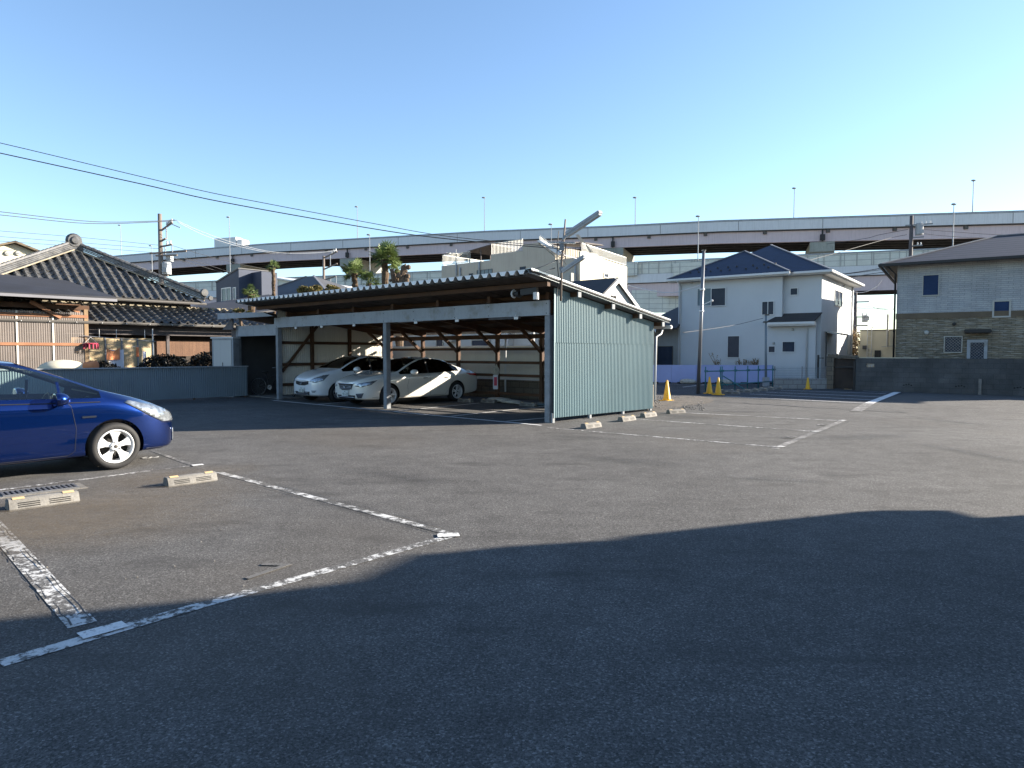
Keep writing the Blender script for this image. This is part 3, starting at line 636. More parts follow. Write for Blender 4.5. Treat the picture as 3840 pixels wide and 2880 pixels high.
def W1(*a, **k): k.setdefault('frame', 'white_paint'); return facewin(HW, hw, *a, **k)
W1(2615, 1082, 2668, 1147, 0, pane='pane_pale'); W1(2667, 1081, 2722, 1147, -.012); W1(2857, 1130, 2903, 1181, 0, split=1); W1(2728, 1259, 2774, 1342, 0, pane='pane_brown')
W1(2881, 1297, 2909, 1323, 0, pane='pane_brown'); W1(2963, 1080, 2993, 1107, .35); W1(2933, 1280, 2982, 1321, -.02)
W1(3130, 1086, 3156, 1152, 1.9, axis='x', sign=1, split=1); W1(3099, 1326, 3114, 1366, 1.9, axis='x', sign=1); W1(3133, 1326, 3141, 1370, 1.9, axis='x', sign=1)
x, z = HW.onY(2666, 1114, 0); 
for (px, py, v) in ((2595, 1060, 0), (2901, 1287, -.02), (2973, 1236, -.02)):
    x, z = HW.onY(px, py, v); ventcap(hw, x, z, v)
for (py, px) in ((1030, 3085), (1072, 3164), (1335, 3166)):
    y, z = HW.onX(px, py, 1.9); ventcap(hw, y, z, 1.9, 'x', 1)
mb = MB(); mb.tube([(-5.72, -.6, ZE-.08), (-5.72, -.05, ZE-.35), (-5.72, -.05, 0)], .05); mb.tube([(1.3, -.30, 3.2), (1.3, -.07, 3.0), (1.3, -.07, 0)], .045); mb.tube([(1.96, 8.7, ZE-.1), (1.96, 8.7, 0)], .05); mb.islands('downpipe', M['white_paint'], hw, smooth=True)
mb = MB(); mb.prism([(-.72, -.52, 3.26), (1.75, -.52, 3.26), (1.95, .33, 3.72), (-.1, .33, 3.72)], (0, 0, -.05)); mb.build('porch_roof', M['roof_dark'], hw)
mb = MB(); mb.box(-.75, 1.78, -.6, -.50, 3.10, 3.22); mb.box(-.7, 1.75, -.50, -.02, 3.02, 3.2); mb.build('porch_gutter', M['white_paint'], hw)
# balcony/entrance roof on the sunny side
mb = MB(); mb.prism([(1.9, 1.2, 2.7), (1.9, 3.3, 2.7), (2.7, 3.3, 2.55), (2.7, 1.2, 2.55)], (0, 0, .08)); mb.box(2.62, 2.68, 3.2, 3.26, 0, 2.55); mb.build('entrance_canopy', M['alu'], hw)
mb = MB(); mb.box(1.92, 2.10, 8.1, 8.5, .9, 1.5); mb.build('meter_box', M['alu'], hw)

# ---------------- stone-faced house, right edge
HS = Frame(18.4, 32.8, -33)
hs = fthing('stone_house', 'two-storey house with tan stone ground floor and grey stone upper floor', 'house', HS)
SE = 5.75
mb = MB(); mb.box(0, 12.9, 0, 9, 0, 3.22); mb.build('ground_floor_wall', M['stone_low'], hs)
mb = MB(); mb.box(.003, 12.9, .003, 9, 3.22, SE); mb.build('upper_wall', M['stone_up'], hs)
mb = MB(); mb.box(-.02, 7.15, -.03, .02, 3.2, 3.47); mb.box(8.0, 12, -.03, .02, 3.2, 3.47); mb.build('belt_course', M['brown_trim'], hs)
mb = MB(); hip(mb, -.65, 13.5, -.65, 9.6, SE+.05, [(4.0, 4.4, 7.4), (8.9, 4.4, 7.4)]); mb.build('roof', M['roof_purple'], hs)
mb = MB(); mb.box(-.68, 12.6, -.76, -.66, SE-.08, SE+.06); mb.box(-.76, -.66, -.76, 9.6, SE-.08, SE+.06); mb.build('gutter', M['black'], hs, bevel=.02)
mb = MB(); mb.box(-.6, 12.5, -.6, 0, SE-.02, SE+.04); mb.box(-.6, 0, 0.001, 9.5, SE-.02, SE+.04); mb.build('eave_soffit', M['brown_trim'], hs)
mb = MB()
for a, b in (((-.65, -.65, SE+.07), (4.0, 4.4, 7.42)), ((4.0, 4.4, 7.42), (8.9, 4.4, 7.42))): mb.bar(a, b, .14, .05)
mb.build('ridge_cap', M['ridge_metal'], hs)
def W2(*a, **k): return facewin(HS, hs, *a, **k)
W2(3460, 1031, 3521, 1108, 0, pane='pane_blue'); W2(3722, 1126, 3790, 1190, 0, pane='pane_blue', fw=.07)
W2(3540, 1261, 3608, 1323, 0, grid=True, pane='pane'); 
x0, z1 = HS.onY(3627, 1274, 0); x1, z0 = HS.onY(3700, 1400, 0)
d = rectwin(hs, x0, x1, 0.25, z1, 0, name='back_door', frame='fascia', fw=.13, grid=True)
mb = MB(); a, z = HS.onY(3615, 1240, 0); b, _ = HS.onY(3717, 1240, 0); mb.box(a, b, -.55, 0, z-.12, z+.05); mb.build('door_canopy', M['black'], hs, bevel=.03)
x, z = HS.onY(3475, 1247, 0); ventcap(hs, x, z, 0, r=.11); x, z = HS.onY(3578, 1215, 0); ventcap(hs, x, z, 0, mat_='black', r=.08)
mb = MB(); mb.tube([(-.4, -.66, SE-.05), (-.07, -.08, SE-.4), (-.07, -.08, 0)], .045); mb.build('downpipe', M['black'], hs, smooth=True)

# ---------------- white gabled house behind the carport
HG = Frame(5.3, 35.0, 49)      # local x runs back along the gable end, ridge runs to local +y (away left)
hg = fthing('gabled_house', 'white house with dark gable roof just behind the green wall', 'house', HG)
ge = 3.2; hwid = 3.3; pk = 5.35
mb = MB(); mb.prism([(-hwid, 0, 0), (hwid, 0, 0), (hwid, 0, ge), (0, 0, pk-.12), (-hwid, 0, ge)], (0, 9, 0)); mb.build('wall', M['plaster_white'], hg)
mb = MB()
for s in (-1, 1): mb.prism([(0, -.14, pk), (s*(hwid+.5), -.14, ge-.32), (s*(hwid+.5), 9.4, ge-.32), (0, 9.4, pk)], (0, 0, .08))
mb.build('roof', M['roof_dark'], hg)
mb = MB()
for s in (-1, 1): mb.prism([(s*.0, -.19, pk-.18), (s*(hwid+.5), -.19, ge-.50), (s*(hwid+.5), -.19, ge-.30), (0, -.19, pk+.02)], (0, .05, 0))
mb.build('barge_board', M['white_paint'], hg)
rectwin(hg, -.45, -.30, 4.1, 4.5, 0, frame='alu_dark', fw=.02); rectwin(hg, -.18, -.03, 4.1, 4.5, 0, frame='alu_dark', fw=.02)
for x0, x1, z0, z1 in ((1.2, 2.4, 1.6, 2.3), (4.9, 5.5, 1.5, 2.4), (6.5, 7.1, 1.5, 2.5)):
    rectwin(hg, x0, x1, z0, z1, -hwid, axis='x', sign=-1, frame='alu', pane='pane')
# ---------------- second white house behind carport, left
HG2 = Frame(-3.2, 37.5, -41.3)
h2 = fthing('low_white_house', 'low white house seen over the cream fence through the carport', 'house', HG2)
mb = MB(); mb.box(-7, 4, 0, 6, 0, 3.0); mb.build('wall', M['plaster_white'], h2)
mb = MB(); hip(mb, -7.5, 4.5, -.5, 6.5, 3.0, [(-4, 3, 4.1), (1, 3, 4.1)]); mb.build('roof', M['roof_grey'], h2)
for x0, x1, z0, z1 in ((-4.2, -3.2, 1.4, 2.5), (-1.4, -.8, 1.5, 2.4), (1.4, 2.8, 1.3, 2.3)): rectwin(h2, x0, x1, z0, z1, 0, frame='alu')
mb = MB(); mb.box(-.5, .2, -.35, 0, 2.2, 2.55); mb.build('vent_hood', M['alu'], h2)

# ---------------- dark porch house between carport and white house
HD = Frame(*A(2476, 1380, 41).xy, -36)
hd = fthing('porch_house', 'dark shaded house with low eaves between green wall and white house', 'house', HD)
mb = MB(); mb.box(-.9, 1.2, 0, 5, 0, 3.2); mb.build('wall', M['plaster_grey'], hd)
mb = MB(); mb.prism([(-1.5, -.8, 2.95), (1.3, -.8, 2.95), (1.3, 3.0, 4.4), (-.2, 3.0, 4.4)], (0, 0, .09)); mb.build('roof', M['roof_dark'], hd)
rectwin(hd, -.2, .8, 0.3, 2.0, 0, frame='alu_dark')
mb = MB(); mb.box(-.4, 1.1, -.7, -.05, .0, .85); mb.build('porch_rail', M['timber'], hd)
mb = MB(); mb.tube([(-.75, -.7, 2.95), (-.75, -.7, 0)], .06); mb.build('porch_post', M['pole_dark'], hd)

# ---------------- beige block with roof terraces
HB_ = Frame(5.4, 55.4, -40.6)
hb = fthing('beige_building', 'beige three-storey block with stepped roof terraces and railings', 'apartment block', HB_)
def zat(px, py, lx): 
    p = HB_.W(lx, 0); return EYE + (1323-py)/F*p.y
mb = MB(); mb.box(-16, -4.15, 0, 9, 0, 9.9); mb.box(-9.6, -4.15, -.0+.004, 9, 9.9, 10.35); mb.box(-5.9, -4.152, .002, 8.9, 10.35, 10.9)
mb.prism([(-4.15, .003, 9.3), (-4.15, .003, 10.7), (-4.0, .003, 10.7), (-2.4, .003, 9.5), (-2.4, .003, 9.3)], (0, .25, 0))
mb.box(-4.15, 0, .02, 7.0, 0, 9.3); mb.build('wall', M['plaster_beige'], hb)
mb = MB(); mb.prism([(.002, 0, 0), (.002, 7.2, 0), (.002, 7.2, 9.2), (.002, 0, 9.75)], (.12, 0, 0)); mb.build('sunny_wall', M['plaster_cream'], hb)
def railing(par, a, b, z0, z1, y0=0, yb=None, m_='alu', step=.16, slope=0.0):
    mb = MB(); p = Vector(a); q = Vector(b); L = (q-p).length; n_ = max(1, int(L/step))
    for i in range(n_+1):
        c = p.lerp(q, i/n_); mb.bar((c.x, c.y, z0+(c.z)), (c.x, c.y, z1+c.z), .03, .03)
    mb.bar((p.x, p.y, z1+p.z), (q.x, q.y, z1+q.z), .06, .05); mb.bar((p.x, p.y, z0+p.z), (q.x, q.y, z0+q.z), .05, .04)
    return mb.build('railing', M[m_], par)
railing(hb, (-15.95, .1, 0), (-12.3, .1, 0), 10.0, 10.95); railing(hb, (-15.95, .1, 0), (-15.95, 7, 0), 10.0, 10.95)
railing(hb, (-9.6, .1, 0), (-6.0, .1, 0), 10.4, 11.4, m_='alu'); railing(hb, (-4.1, .1, 1.3), (-2.2, .1, 0), 9.5, 10.2)
railing(hb, (-2.6, .6, 0), (-.1, .6, 0), 9.3, 10.2, m_='pole_dark'); railing(hb, (.06, .3, .45), (.06, 7.1, 0), 9.35, 10.0)
mb = MB(); mb.prism([(-12.9, .3, 11.0), (-9.7, .3, 11.35), (-9.7, 3.4, 11.35), (-12.9, 3.4, 11.0)], (0, 0, .05))
for x in (-12.6, -11.2, -9.8): mb.bar((x, .4, 9.9), (x, .4, 11.1), .07, .07); mb.bar((x, 3.2, 9.9), (x, 3.2, 11.1), .07, .07)
for i in range(11): mb.bar((-12.7+.3*i, .25, 11.02+.033*i), (-12.7+.3*i, 3.4, 11.02+.033*i), .03, .1)
mb.build('pergola', M['pole_dark'], hb)
mb = MB(); mb.prism([(-3.6, .8, 10.75), (-.4, .8, 10.55), (-.4, 4.2, 10.75), (-3.6, 4.2, 10.95)], (0, 0, .05))
for x in (-3.4, -2.0, -.5): mb.bar((x, .9, 9.3), (x, .9, 10.7), .07, .07)
for i in range(10): mb.bar((-3.5+.33*i, .75, 10.83-.02*i), (-3.5+.33*i, 4.2, 11.0-.02*i), .03, .1)
mb.build('pergola', M['pole_dark'], hb)
mb = MB(); mb.prism([(-4.3, -.1, 11.05), (-4.0, -.1, 11.1), (-1.7, -.1, 9.75), (-1.95, -.1, 9.6)], (0, .6, 0)); mb.build('stair_parapet', M['viaduct'], hb)
mb = MB(); mb.prism([(-.3, -.1, 11.1), (-.1, -.1, 11.1), (.1, 1.6, 9.9), (-.1, 1.6, 9.8)], (.12, 0, 0)); mb.build('stair_parapet', M['white_paint'], hb)
def W3(*a, **k): return facewin(HB_, hb, *a, **k)
W3(1789, 1014, 1847, 1050, 0, split=3, frame='alu_dark', pane='pane_pale'); W3(1759, 1026, 1774, 1050, 0, frame='alu_dark'); W3(1950, 1001, 1972, 1032, 0, frame='alu_dark')
W3(2263, 1023, 2281, 1044, .125, axis='x', sign=1, frame='alu', fw=.08)
mb = MB()
for px, pt in ((1711, 985), (1725, 1003), (1797, 982)):
    x, z = HB_.onY(px, pt, -.1); mb.tube([(x, -.1, z), (x, -.1, z-1.6)], .07)
x, _ = HB_.onY(2157, 1000, -.1); mb.tube([(x, -.1, 9.2), (x, -.1, 0)], .06); mb.islands('flue_pipe', M['fascia'], hb, smooth=True)
mb = MB(); x, z = HB_.onY(1710, 935, -.05); mb.tube([(x, -.05, z), (x, -.05, 9.9)], .04); mb.bar((x-.9, -.3, z-.25), (x+1.2, .3, z-.5), .05, .08)
for k in range(5): mb.bar((x-.8+.4*k, -.5, z-.3-.05*k), (x-.8+.4*k, .3, z-.3-.05*k), .02, .02)
mb.build('antenna', M['alu'], hb)
mb = MB(); mb.box(-.05-1.0, -.2, -.8, .0, 7.2, 8.0); mb.box(-.9, -.3, -.85, -.8, 7.3, 7.9); mb.build('air_conditioner', M['plaster_grey'], hb)

# ---------------- navy house and grey-roofed house (left centre)
HN = Frame(*A(811, 1100, 46).xy, -41)
hn = fthing('navy_house', 'boxy navy-blue house with one white-framed window left of the palms', 'house', HN)
mb = MB(); mb.prism([(0, 0, 0), (3.1, 0, 0), (3.1, 0, 7.0), (2.6, 0, 6.95), (0, 0, 6.35)], (0, 2.0, 0)); mb.box(3.1, 4.3, .9, 2.0, 0, 6.8); mb.build('wall', M['navy'], hn)
mb = MB(); mb.prism([(-.05, -.05, 6.36), (2.62, -.05, 6.96), (3.15, -.05, 7.03), (3.15, -.05, 6.97), (0, -.05, 6.28)], (0, 2.1, 0)); mb.build('roof_edge', M['roof_grey'], hn)
facewin(HN, hn, 832, 1081, 869, 1135, 0, split=1, frame='white_paint', pane='pane_pale', fw=.06); facewin(HN, hn, 875, 1078, 887, 1125, 0, frame='white_paint', pane='pane_pale', fw=.06)
HR = Frame(*A(960, 1115, 48).xy, -30)
hr = fthing('grey_roofed_house', 'low house with wide grey hip roof behind the topiary pines', 'house', HR)
mb = MB(); mb.box(-1.8, 6.6, .6, 6, 0, 5.15); mb.build('wall', M['plaster_beige'], hr)
mb = MB(); hip(mb, -2.4, 7.2, 0, 6.6, 5.2, [(1.9, 2.9, 7.1), (2.6, 2.9, 7.1)]); mb.build('roof', M['roof_grey'], hr)
mb = MB(); mb.bar((7.2, 0, 5.25), (2.6, 2.9, 7.13), .14, .07); mb.bar((-2.4, 0, 5.25), (1.9, 2.9, 7.13), .12, .05); mb.box(-2.4, 7.2, -.1, 0, 5.07, 5.21); mb.build('ridge_cap', M['ridge_metal'], hr)
HX = Frame(*A(985, 1120, 56).xy, -33)
hx = fthing('flat_grey_house', 'pale grey house wall rising behind the thin palm', 'house', HX)
mb = MB(); mb.prism([(0, 0, 0), (4.2, 0, 0), (4.2, 0, 7.1), (0, 0, 7.8)], (0, 6, 0)); mb.build('wall', M['barrier'], hx)
mb = MB(); mb.prism([(-.3, -.3, 7.85), (4.4, -.3, 7.1), (4.4, -.3, 7.2), (-.3, -.3, 7.97)], (0, 6.6, 0)); mb.build('roof', M['white_paint'], hx)
HY = Frame(*A(740, 1150, 36).xy, -41)
hy = fthing('dark_roofed_outhouse', 'low outhouse with dark sloping roof right of the tiled house', 'shed', HY)
mb = MB(); mb.box(0.2, 3.2, .2, 4, 0, 3.3); mb.build('wall', M['plaster_grey'], hy)
mb = MB(); mb.prism([(-.6, -.6, 3.9), (4.0, -.6, 3.25), (4.0, 4.4, 4.1), (-.6, 4.4, 4.9)], (0, 0, .08)); mb.build('roof', M['roof_dark'], hy)

# ---------------- cream house far left
HC = Frame(*A(52, 905, 38).xy, 49)
hc = fthing('cream_house', 'cream gabled house rising behind the tiled roof at the left edge', 'house', HC)
zc_ = A(52, 905, 38).z
mb = MB(); mb.prism([(-4, 0, 0), (3.2, 0, 0), (3.2, 0, zc_-1.28), (0, 0, zc_-.14), (-4, 0, zc_-1.6)], (0, 7, 0)); mb.build('wall', M['plaster_cream'], hc)
mb = MB()
for s in (-1, 1): mb.prism([(0, -.35, zc_-.10), (s*(3.7 if s > 0 else 4.5), -.35, zc_-(1.43 if s > 0 else 1.72)), (s*(3.7 if s > 0 else 4.5), 7.3, zc_-(1.43 if s > 0 else 1.72)), (0, 7.3, zc_-.10)], (0, 0, .11))
mb.build('roof', M['brown_trim'], hc)
for px in (26, 66):
    x, z = HC.onY(px, 950, 0); ventcap(hc, x, z, 0, r=.14)

# ---------------- neighbour building that shades the foreground (outside the frame, right)
nb = thing('neighbour_house', 'neighbouring two-storey house beside the lot throwing the foreground shadow', 'house', (12, 8.15, 0))
mb = MB(); mb.prism([(0, 0, 0), (0, 0, 4.25), (0, -.12, 4.5), (0, -22, 4.5), (0, -22, 0)], (9, 0, 0)); mb.build('wall', M['plaster_beige'], nb)
mb = MB(); mb.prism([(0, .05, 2.86), (0, .48, 2.90), (0, .48, 3.0), (0, .27, 3.5), (0, .05, 3.95)], (.7, 0, 0)); mb.build('porch_roof', M['roof_dark'], nb)
mb = MB(); mb.prism([(-.02, -.05, 4.5), (-.02, -.65, 4.62), (-.02, -.80, 4.9), (-.02, -.95, 5.45), (-.02, -3, 9.5), (-.02, -20, 9.5), (-.02, -22.4, 4.5)], (9.4, 0, 0)); mb.build('roof', M['roof_dark'], nb)
rectwin(nb, -6, -4, 1, 2.1, 0, axis='x', sign=-1); rectwin(nb, -11, -9, 1, 2.1, 0, axis='x', sign=-1)

# ================================================================ TILED HOUSE (left)
HT = Frame(-14.4, 32.0, 48.7)     # local x runs along v (to the back right); the face looks toward local -y
ht = fthing('tiled_house', 'old single-storey Japanese house with grey clay tiled hip roof', 'house', HT)
TE = 3.98; AP = (-4.35, 3.2, 6.25); TX0, TX1 = -8.9, .0
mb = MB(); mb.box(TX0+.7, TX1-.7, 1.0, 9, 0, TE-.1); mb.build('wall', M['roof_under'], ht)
def tiles(mb, x0, x1, y0, z0, slope_len_fn, dy, dz, tw=.36, tl=.30, wave=.085, step=.028):
    d = Vector((0, dy, dz)).normalized(); nrm = Vector((0, -dz, dy)).normalized(); n_ = int((x1-x0)/tw)
    for i in range(n_):
        xa = x0+i*tw; ln = slope_len_fn(xa+tw/2)
        if ln <= tl*.3: continue
        prof = [(0, .0), (.06, .035), (.17, .058), (.28, .042), (.34, 0.0), (.55, -.022), (.8, -.022), (1.0, .0)]
        rows = int(ln/tl)+1
        for r in range(rows):
            s0 = r*tl; s1 = min((r+1)*tl+.02, ln)
            if s1 <= s0: break
            vs = []; jit = random.uniform(-.006, .006)
            for (u, h) in prof:
                for s_, lift in ((s0, step), (s1, 0)):
                    p = Vector((xa+u*tw, y0, z0)) + d*s_ + nrm*(h*wave/.055+lift+jit); vs.append(p)
            k = len(prof); fs = [(2*q, 2*q+2, 2*q+3, 2*q+1) for q in range(k-1)]
            base = len(mb.v); mb.add(vs, fs)
            fr0 = [vs[2*q] for q in range(k)]; lo = [p - nrm*.05 for p in fr0]     # front lip
            mb.add(fr0+lo, [(q, q+1, k+q+1, k+q) for q in range(k-1)])
mb = MB(); dyv, dzv = AP[1], AP[2]-TE; L_ = sqrt(dyv**2+dzv**2)
def ln(x): 
    t = (x-TX0)/(AP[0]-TX0) if x < AP[0] else (TX1-x)/(TX1-AP[0]); return max(0, min(1, t))*L_
tiles(mb, TX0, TX1, 0, TE, ln, dyv, dzv); mb.build('main_roof', M['tile'], ht, fix=False)
mb = MB(); mb.quad((TX1, 0, TE-.03), (TX1, 9.2, TE-.03), (AP[0], 5.6, AP[2]-.03), AP); mb.quad((TX0, 0, TE-.03), (AP[0], AP[1], AP[2]-.03), (TX0, 9, TE-.03)); mb.quad((TX0, 0, TE-.035), (TX1, 0, TE-.035), (AP[0], AP[1], AP[2]-.04)); mb.quad((TX0,0,TE-.05),(TX1,0,TE-.05),(TX1,9,TE-.05),(TX0,9,TE-.05)); mb.build('roof_deck', M['tile'], ht, fix=False)
def ridge(a, b, name='hip_ridge'):
    a = Vector(a); b = Vector(b); mb = MB(); n_ = int((b-a).length/.24)
    d = (b-a).normalized(); s_ = d.cross(Vector((0, 0, 1))).normalized(); u = s_.cross(d)
    for k, (w_, h0) in enumerate(((.34, .03), (.29, .10), (.25, .16), (.20, .22))): mb.bar(a+u*h0, b+u*h0, w_, .05, up=u)
    for i in range(n_):
        p = a.lerp(b, i/n_)+u*.28; q_ = a.lerp(b, (i+1)/n_)+u*.28; mb.tube([p, q_+u*.01], .085, 8, .10)
    o = mb.build(name, M['tile'], ht)
    m2 = MB(); m2.bar(a+u*.005, b+u*.005, .38, .04, up=u); m2.build('ridge_mortar', M['tile_edge'], o)
ridge((TX0, -.05, TE+.05), AP); ridge((TX1, -.05, TE+.05), AP); ridge(AP, (AP[0], 9, AP[2]), 'main_ridge')
mb = MB(); c_ = Vector(AP)+Vector((0, -.15, .35)); mb.lathe([(.0, -.12), (.26, -.12), (.33, -.02), (.33, .05), (.22, .12), (.0, .12)], c_, 16, 'y'); mb.lathe([(.13, -.19), (.18, -.14), (.13, -.12)], c_, 14, 'y'); mb.box(c_.x-.34, c_.x+.34, c_.y-.09, c_.y+.12, c_.z-.52, c_.z-.15)
mb.lathe([(.0, -.1), (.16, -.1), (.2, 0), (.0, .1)], Vector((TX1-.05, -.2, TE+.40)), 12, 'y'); mb.lathe([(.0, -.1), (.10, -.1), (.12, 0), (.0, .1)], Vector((TX1+.18, -.3, TE+.16)), 10, 'y'); mb.build('end_tile', M['tile'], ht)
mb = MB(); mb.box(TX0, TX1+.1, -.16, -.03, TE-.16, TE-.06); mb.build('gutter', M['alu_dark'], ht, bevel=.03)
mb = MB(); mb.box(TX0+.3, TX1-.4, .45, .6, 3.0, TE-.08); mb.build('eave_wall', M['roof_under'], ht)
# lower skirt roof
LX0, LX1 = -9.0, 3.9; LE = 2.88
mb = MB(); dyv2, dzv2 = 1.9, .78; L2 = sqrt(dyv2**2+dzv2**2)
tiles(mb, LX0, LX1, -1.45, LE, lambda x: L2 if x < 1.6 else L2*max(.25, (LX1-x)/2.3), dyv2, dzv2); mb.build('skirt_roof', M['tile'], ht, fix=False)
mb = MB(); mb.quad((LX0, -1.45, LE-.04), (LX1, -1.45, LE-.04), (LX1-2, .45, LE+.74), (LX0, .45, LE+.74)); mb.quad((LX0, -1.45, LE-.05), (LX1, -1.45, LE-.05), (LX1, 3, LE-.05), (LX0, 3, LE-.05)); mb.quad((LX1, -1.45, LE-.04), (LX1, 4, LE-.04), (LX1-2, 4, LE+.74), (LX1-2, .45, LE+.74)); mb.build('skirt_deck', M['tile'], ht, fix=False)
mb = MB()
for i in range(int((1.4-LX0)/.295)): mb.box(LX0+i*.295+.04, LX0+i*.295+.25, .38, .44, LE+.74, LE+.86)
mb.box(LX0, 1.5, .40, .46, LE+.70, LE+.80); mb.bar((1.5, .42, LE+.83), (3.0, -1.4, LE+.10), .09, .09); mb.build('skirt_flashing', M['tile_edge'], ht)
mb = MB(); mb.box(LX0, LX1+.1, -1.60, -1.47, LE-.13, LE-.03); mb.build('skirt_gutter', M['alu_dark'], ht, bevel=.03)
mb = MB()
for i in range(14): mb.sphere((LX0+.6+i*.9, -1.62, LE-.09), .022, 6)
mb.islands('gutter_clip', M['white_paint'], ht)
mb = MB(); mb.box(LX0, LX1-.6, -.95, -.85, 2.35, LE-.06); mb.build('beam', M['pole_dark'], ht)
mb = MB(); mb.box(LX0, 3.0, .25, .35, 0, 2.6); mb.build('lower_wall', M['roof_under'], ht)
mb = MB()
for x in (-6.0, -2.0, 0.6, 3.0): mb.box(x-.06, x+.06, -.92, -.80, 0, 2.4)
mb.islands('porch_post', M['pole_dark'], ht)
# beige screens on the veranda
q0 = HT.onY(330, 1300, -.7)[0]; q1 = HT.onY(572, 1300, -.7)[0]
mb = MB(); mb.box(q0-.6, q1, -.74, -.70, .1, 2.22)
so_ = mb.build('veranda_screen', mat('tan_screen', (.60, .46, .27), .8, var=.1), ht); mb = MB()
for k in range(5): x = q0+(q1-q0)*k/4; mb.box(x-.03, x+.03, -.77, -.742, .1, 2.22)
mb.build('screen_bar', M['post'], so_)
q2 = HT.onY(578, 1300, -.5)[0]; q3 = HT.onY(800, 1300, -.5)[0]
mb = MB(); mb.box(q2, q3, -.52, -.5, 1.45, 2.15); mb.build('bamboo_blind', M['bamboo'], ht)
# ================================================================ VIADUCTS
def upD(px): return 123.15/(1+.358*(px-1920)/F)
def sweep(path, perp, prof):      # prof: (across, z) closed loop
    n = len(prof); vs = []
    for p in path:
        for a, z in prof: q = p + perp*a + Vector((0, 0, z)); vs.append(q)
    fs = [(i*n+k, i*n+(k+1) % n, (i+1)*n+(k+1) % n, (i+1)*n+k) for i in range(len(path)-1) for k in range(n)]
    fs += [tuple(range(n)), tuple((len(path)-1)*n+k for k in range(n-1, -1, -1))]
    return vs, fs
PERP = Vector((.337, .941, 0)); ALONG = Vector((.941, -.337, 0))
up_pts = [(-500,1040),(0,993),(430,959),(636,941.5),(1000,913),(1396,890.5),(1817,866),(2283,847),(2700,826),(3300,806.5),(3840,789),(4600,770)]
UP = [A(px, py, upD(px)) for px, py in up_pts]
vd = thing('elevated_highway', 'tall elevated highway with pink girder and pale parapet crossing the whole background', 'elevated highway')
def part(name, m_, path, prof, par, mats=None):
    mb = MB(); vs, fs = sweep(path, PERP, prof); mb.add(vs, fs); return mb.build(name, M[m_], par)
part('parapet', 'viaduct', UP, [(0, 0), (.3, 0), (.3, -1.0), (.1, -1.75), (0, -1.75)], vd)
part('parapet_cap', 'fascia', UP, [(-.04, .03), (.34, .03), (.34, -.12), (-.04, -.28)], vd)
part('deck', 'viaduct_shade', UP, [(.12, -1.6), (11.5, -1.6), (11.5, -1.9), (.12, -1.9)], vd)
part('far_parapet', 'viaduct', UP, [(11.2, 0), (11.5, 0), (11.5, -1.9), (11.2, -1.9)], vd)
part('girder', 'viaduct_pink', UP, [(.45, -1.91), (.52, -1.91), (.52, -3.66), (.45, -3.66)], vd)
part('girder_flange', 'viaduct_pink', UP, [(.25, -3.62), (.8, -3.62), (.8, -3.68), (.25, -3.68)], vd)
for a in (3.2, 5.7, 8.2, 10.7): part('girder', 'viaduct_shade', UP, [(a, -1.91), (a+.4, -1.91), (a+.4, -3.66), (a, -3.66)], vd)  # inner girders coloured dark for the shade under the deck
# joints, brackets and drain boxes
LT = [sum((UP[k+1]-UP[k]).length for k in range(i)) for i in range(len(UP))]
def along(s, P=None):
    for i in range(len(UP)-1):
        if LT[i+1] >= s: t = (s-LT[i])/(LT[i+1]-LT[i]); return UP[i].lerp(UP[i+1], t)
    return UP[-1]
tot = LT[-1]; j = MB(); b = MB(); s = 3
while s < tot-2:
    p = along(s); j.box(p.x-.03, p.x+.03, p.y-.02, p.y+.1, p.z-1.72, p.z-.25); s += 12.3
s = 1
while s < tot-2:
    p = along(s); b.box(p.x-.25, p.x+.25, p.y-.15+.35, p.y+.55, p.z-2.35, p.z-1.85); s += 9.1
j.islands('panel_joint', M['roof_grey'], vd); b.islands('drain_box', M['alu_dark'], vd)
piers = []
for px in (870, 1300, 2298, 3086, 3900):
    D = upD(px); s = px
    # find z of deck at px
    for i in range(len(up_pts)-1):
        if up_pts[i][0] <= px <= up_pts[i+1][0]: t = (px-up_pts[i][0])/(up_pts[i+1][0]-up_pts[i][0]); py = up_pts[i][1]*(1-t)+up_pts[i+1][1]*t
    p = A(px, py, D); top = p.z-3.75
    mb = MB(); P = lambda a, l, z: p + PERP*a + ALONG*l + Vector((0, 0, z-p.z))
    w2 = 1.75
    poly = [(.2, top), (11.3, top), (11.3, top-1.5), (7.6, top-3.9), (4.0, top-3.9), (.2, top-1.5)]
    mb.prism([P(a, -w2, z) for a, z in poly], ALONG*(2*w2)); mb.prism([P(a, -1.4, z) for a, z in ((4.1, 0), (7.5, 0), (7.5, top-3.85), (4.1, top-3.85))], ALONG*2.8)
    pr = mb.build('pier', M['viaduct_pier'], vd)
    mb = MB(); mb.tube([P(.15, 0, top+1.9), P(.15, 0, top+.1)], .13); mb.box(*(lambda q: (q.x-.3, q.x+.3, q.y-.3, q.y+.2, top+.2, top+1.1))(P(.1, 0, 0))); mb.build('joint_bearing', M['black'], pr)
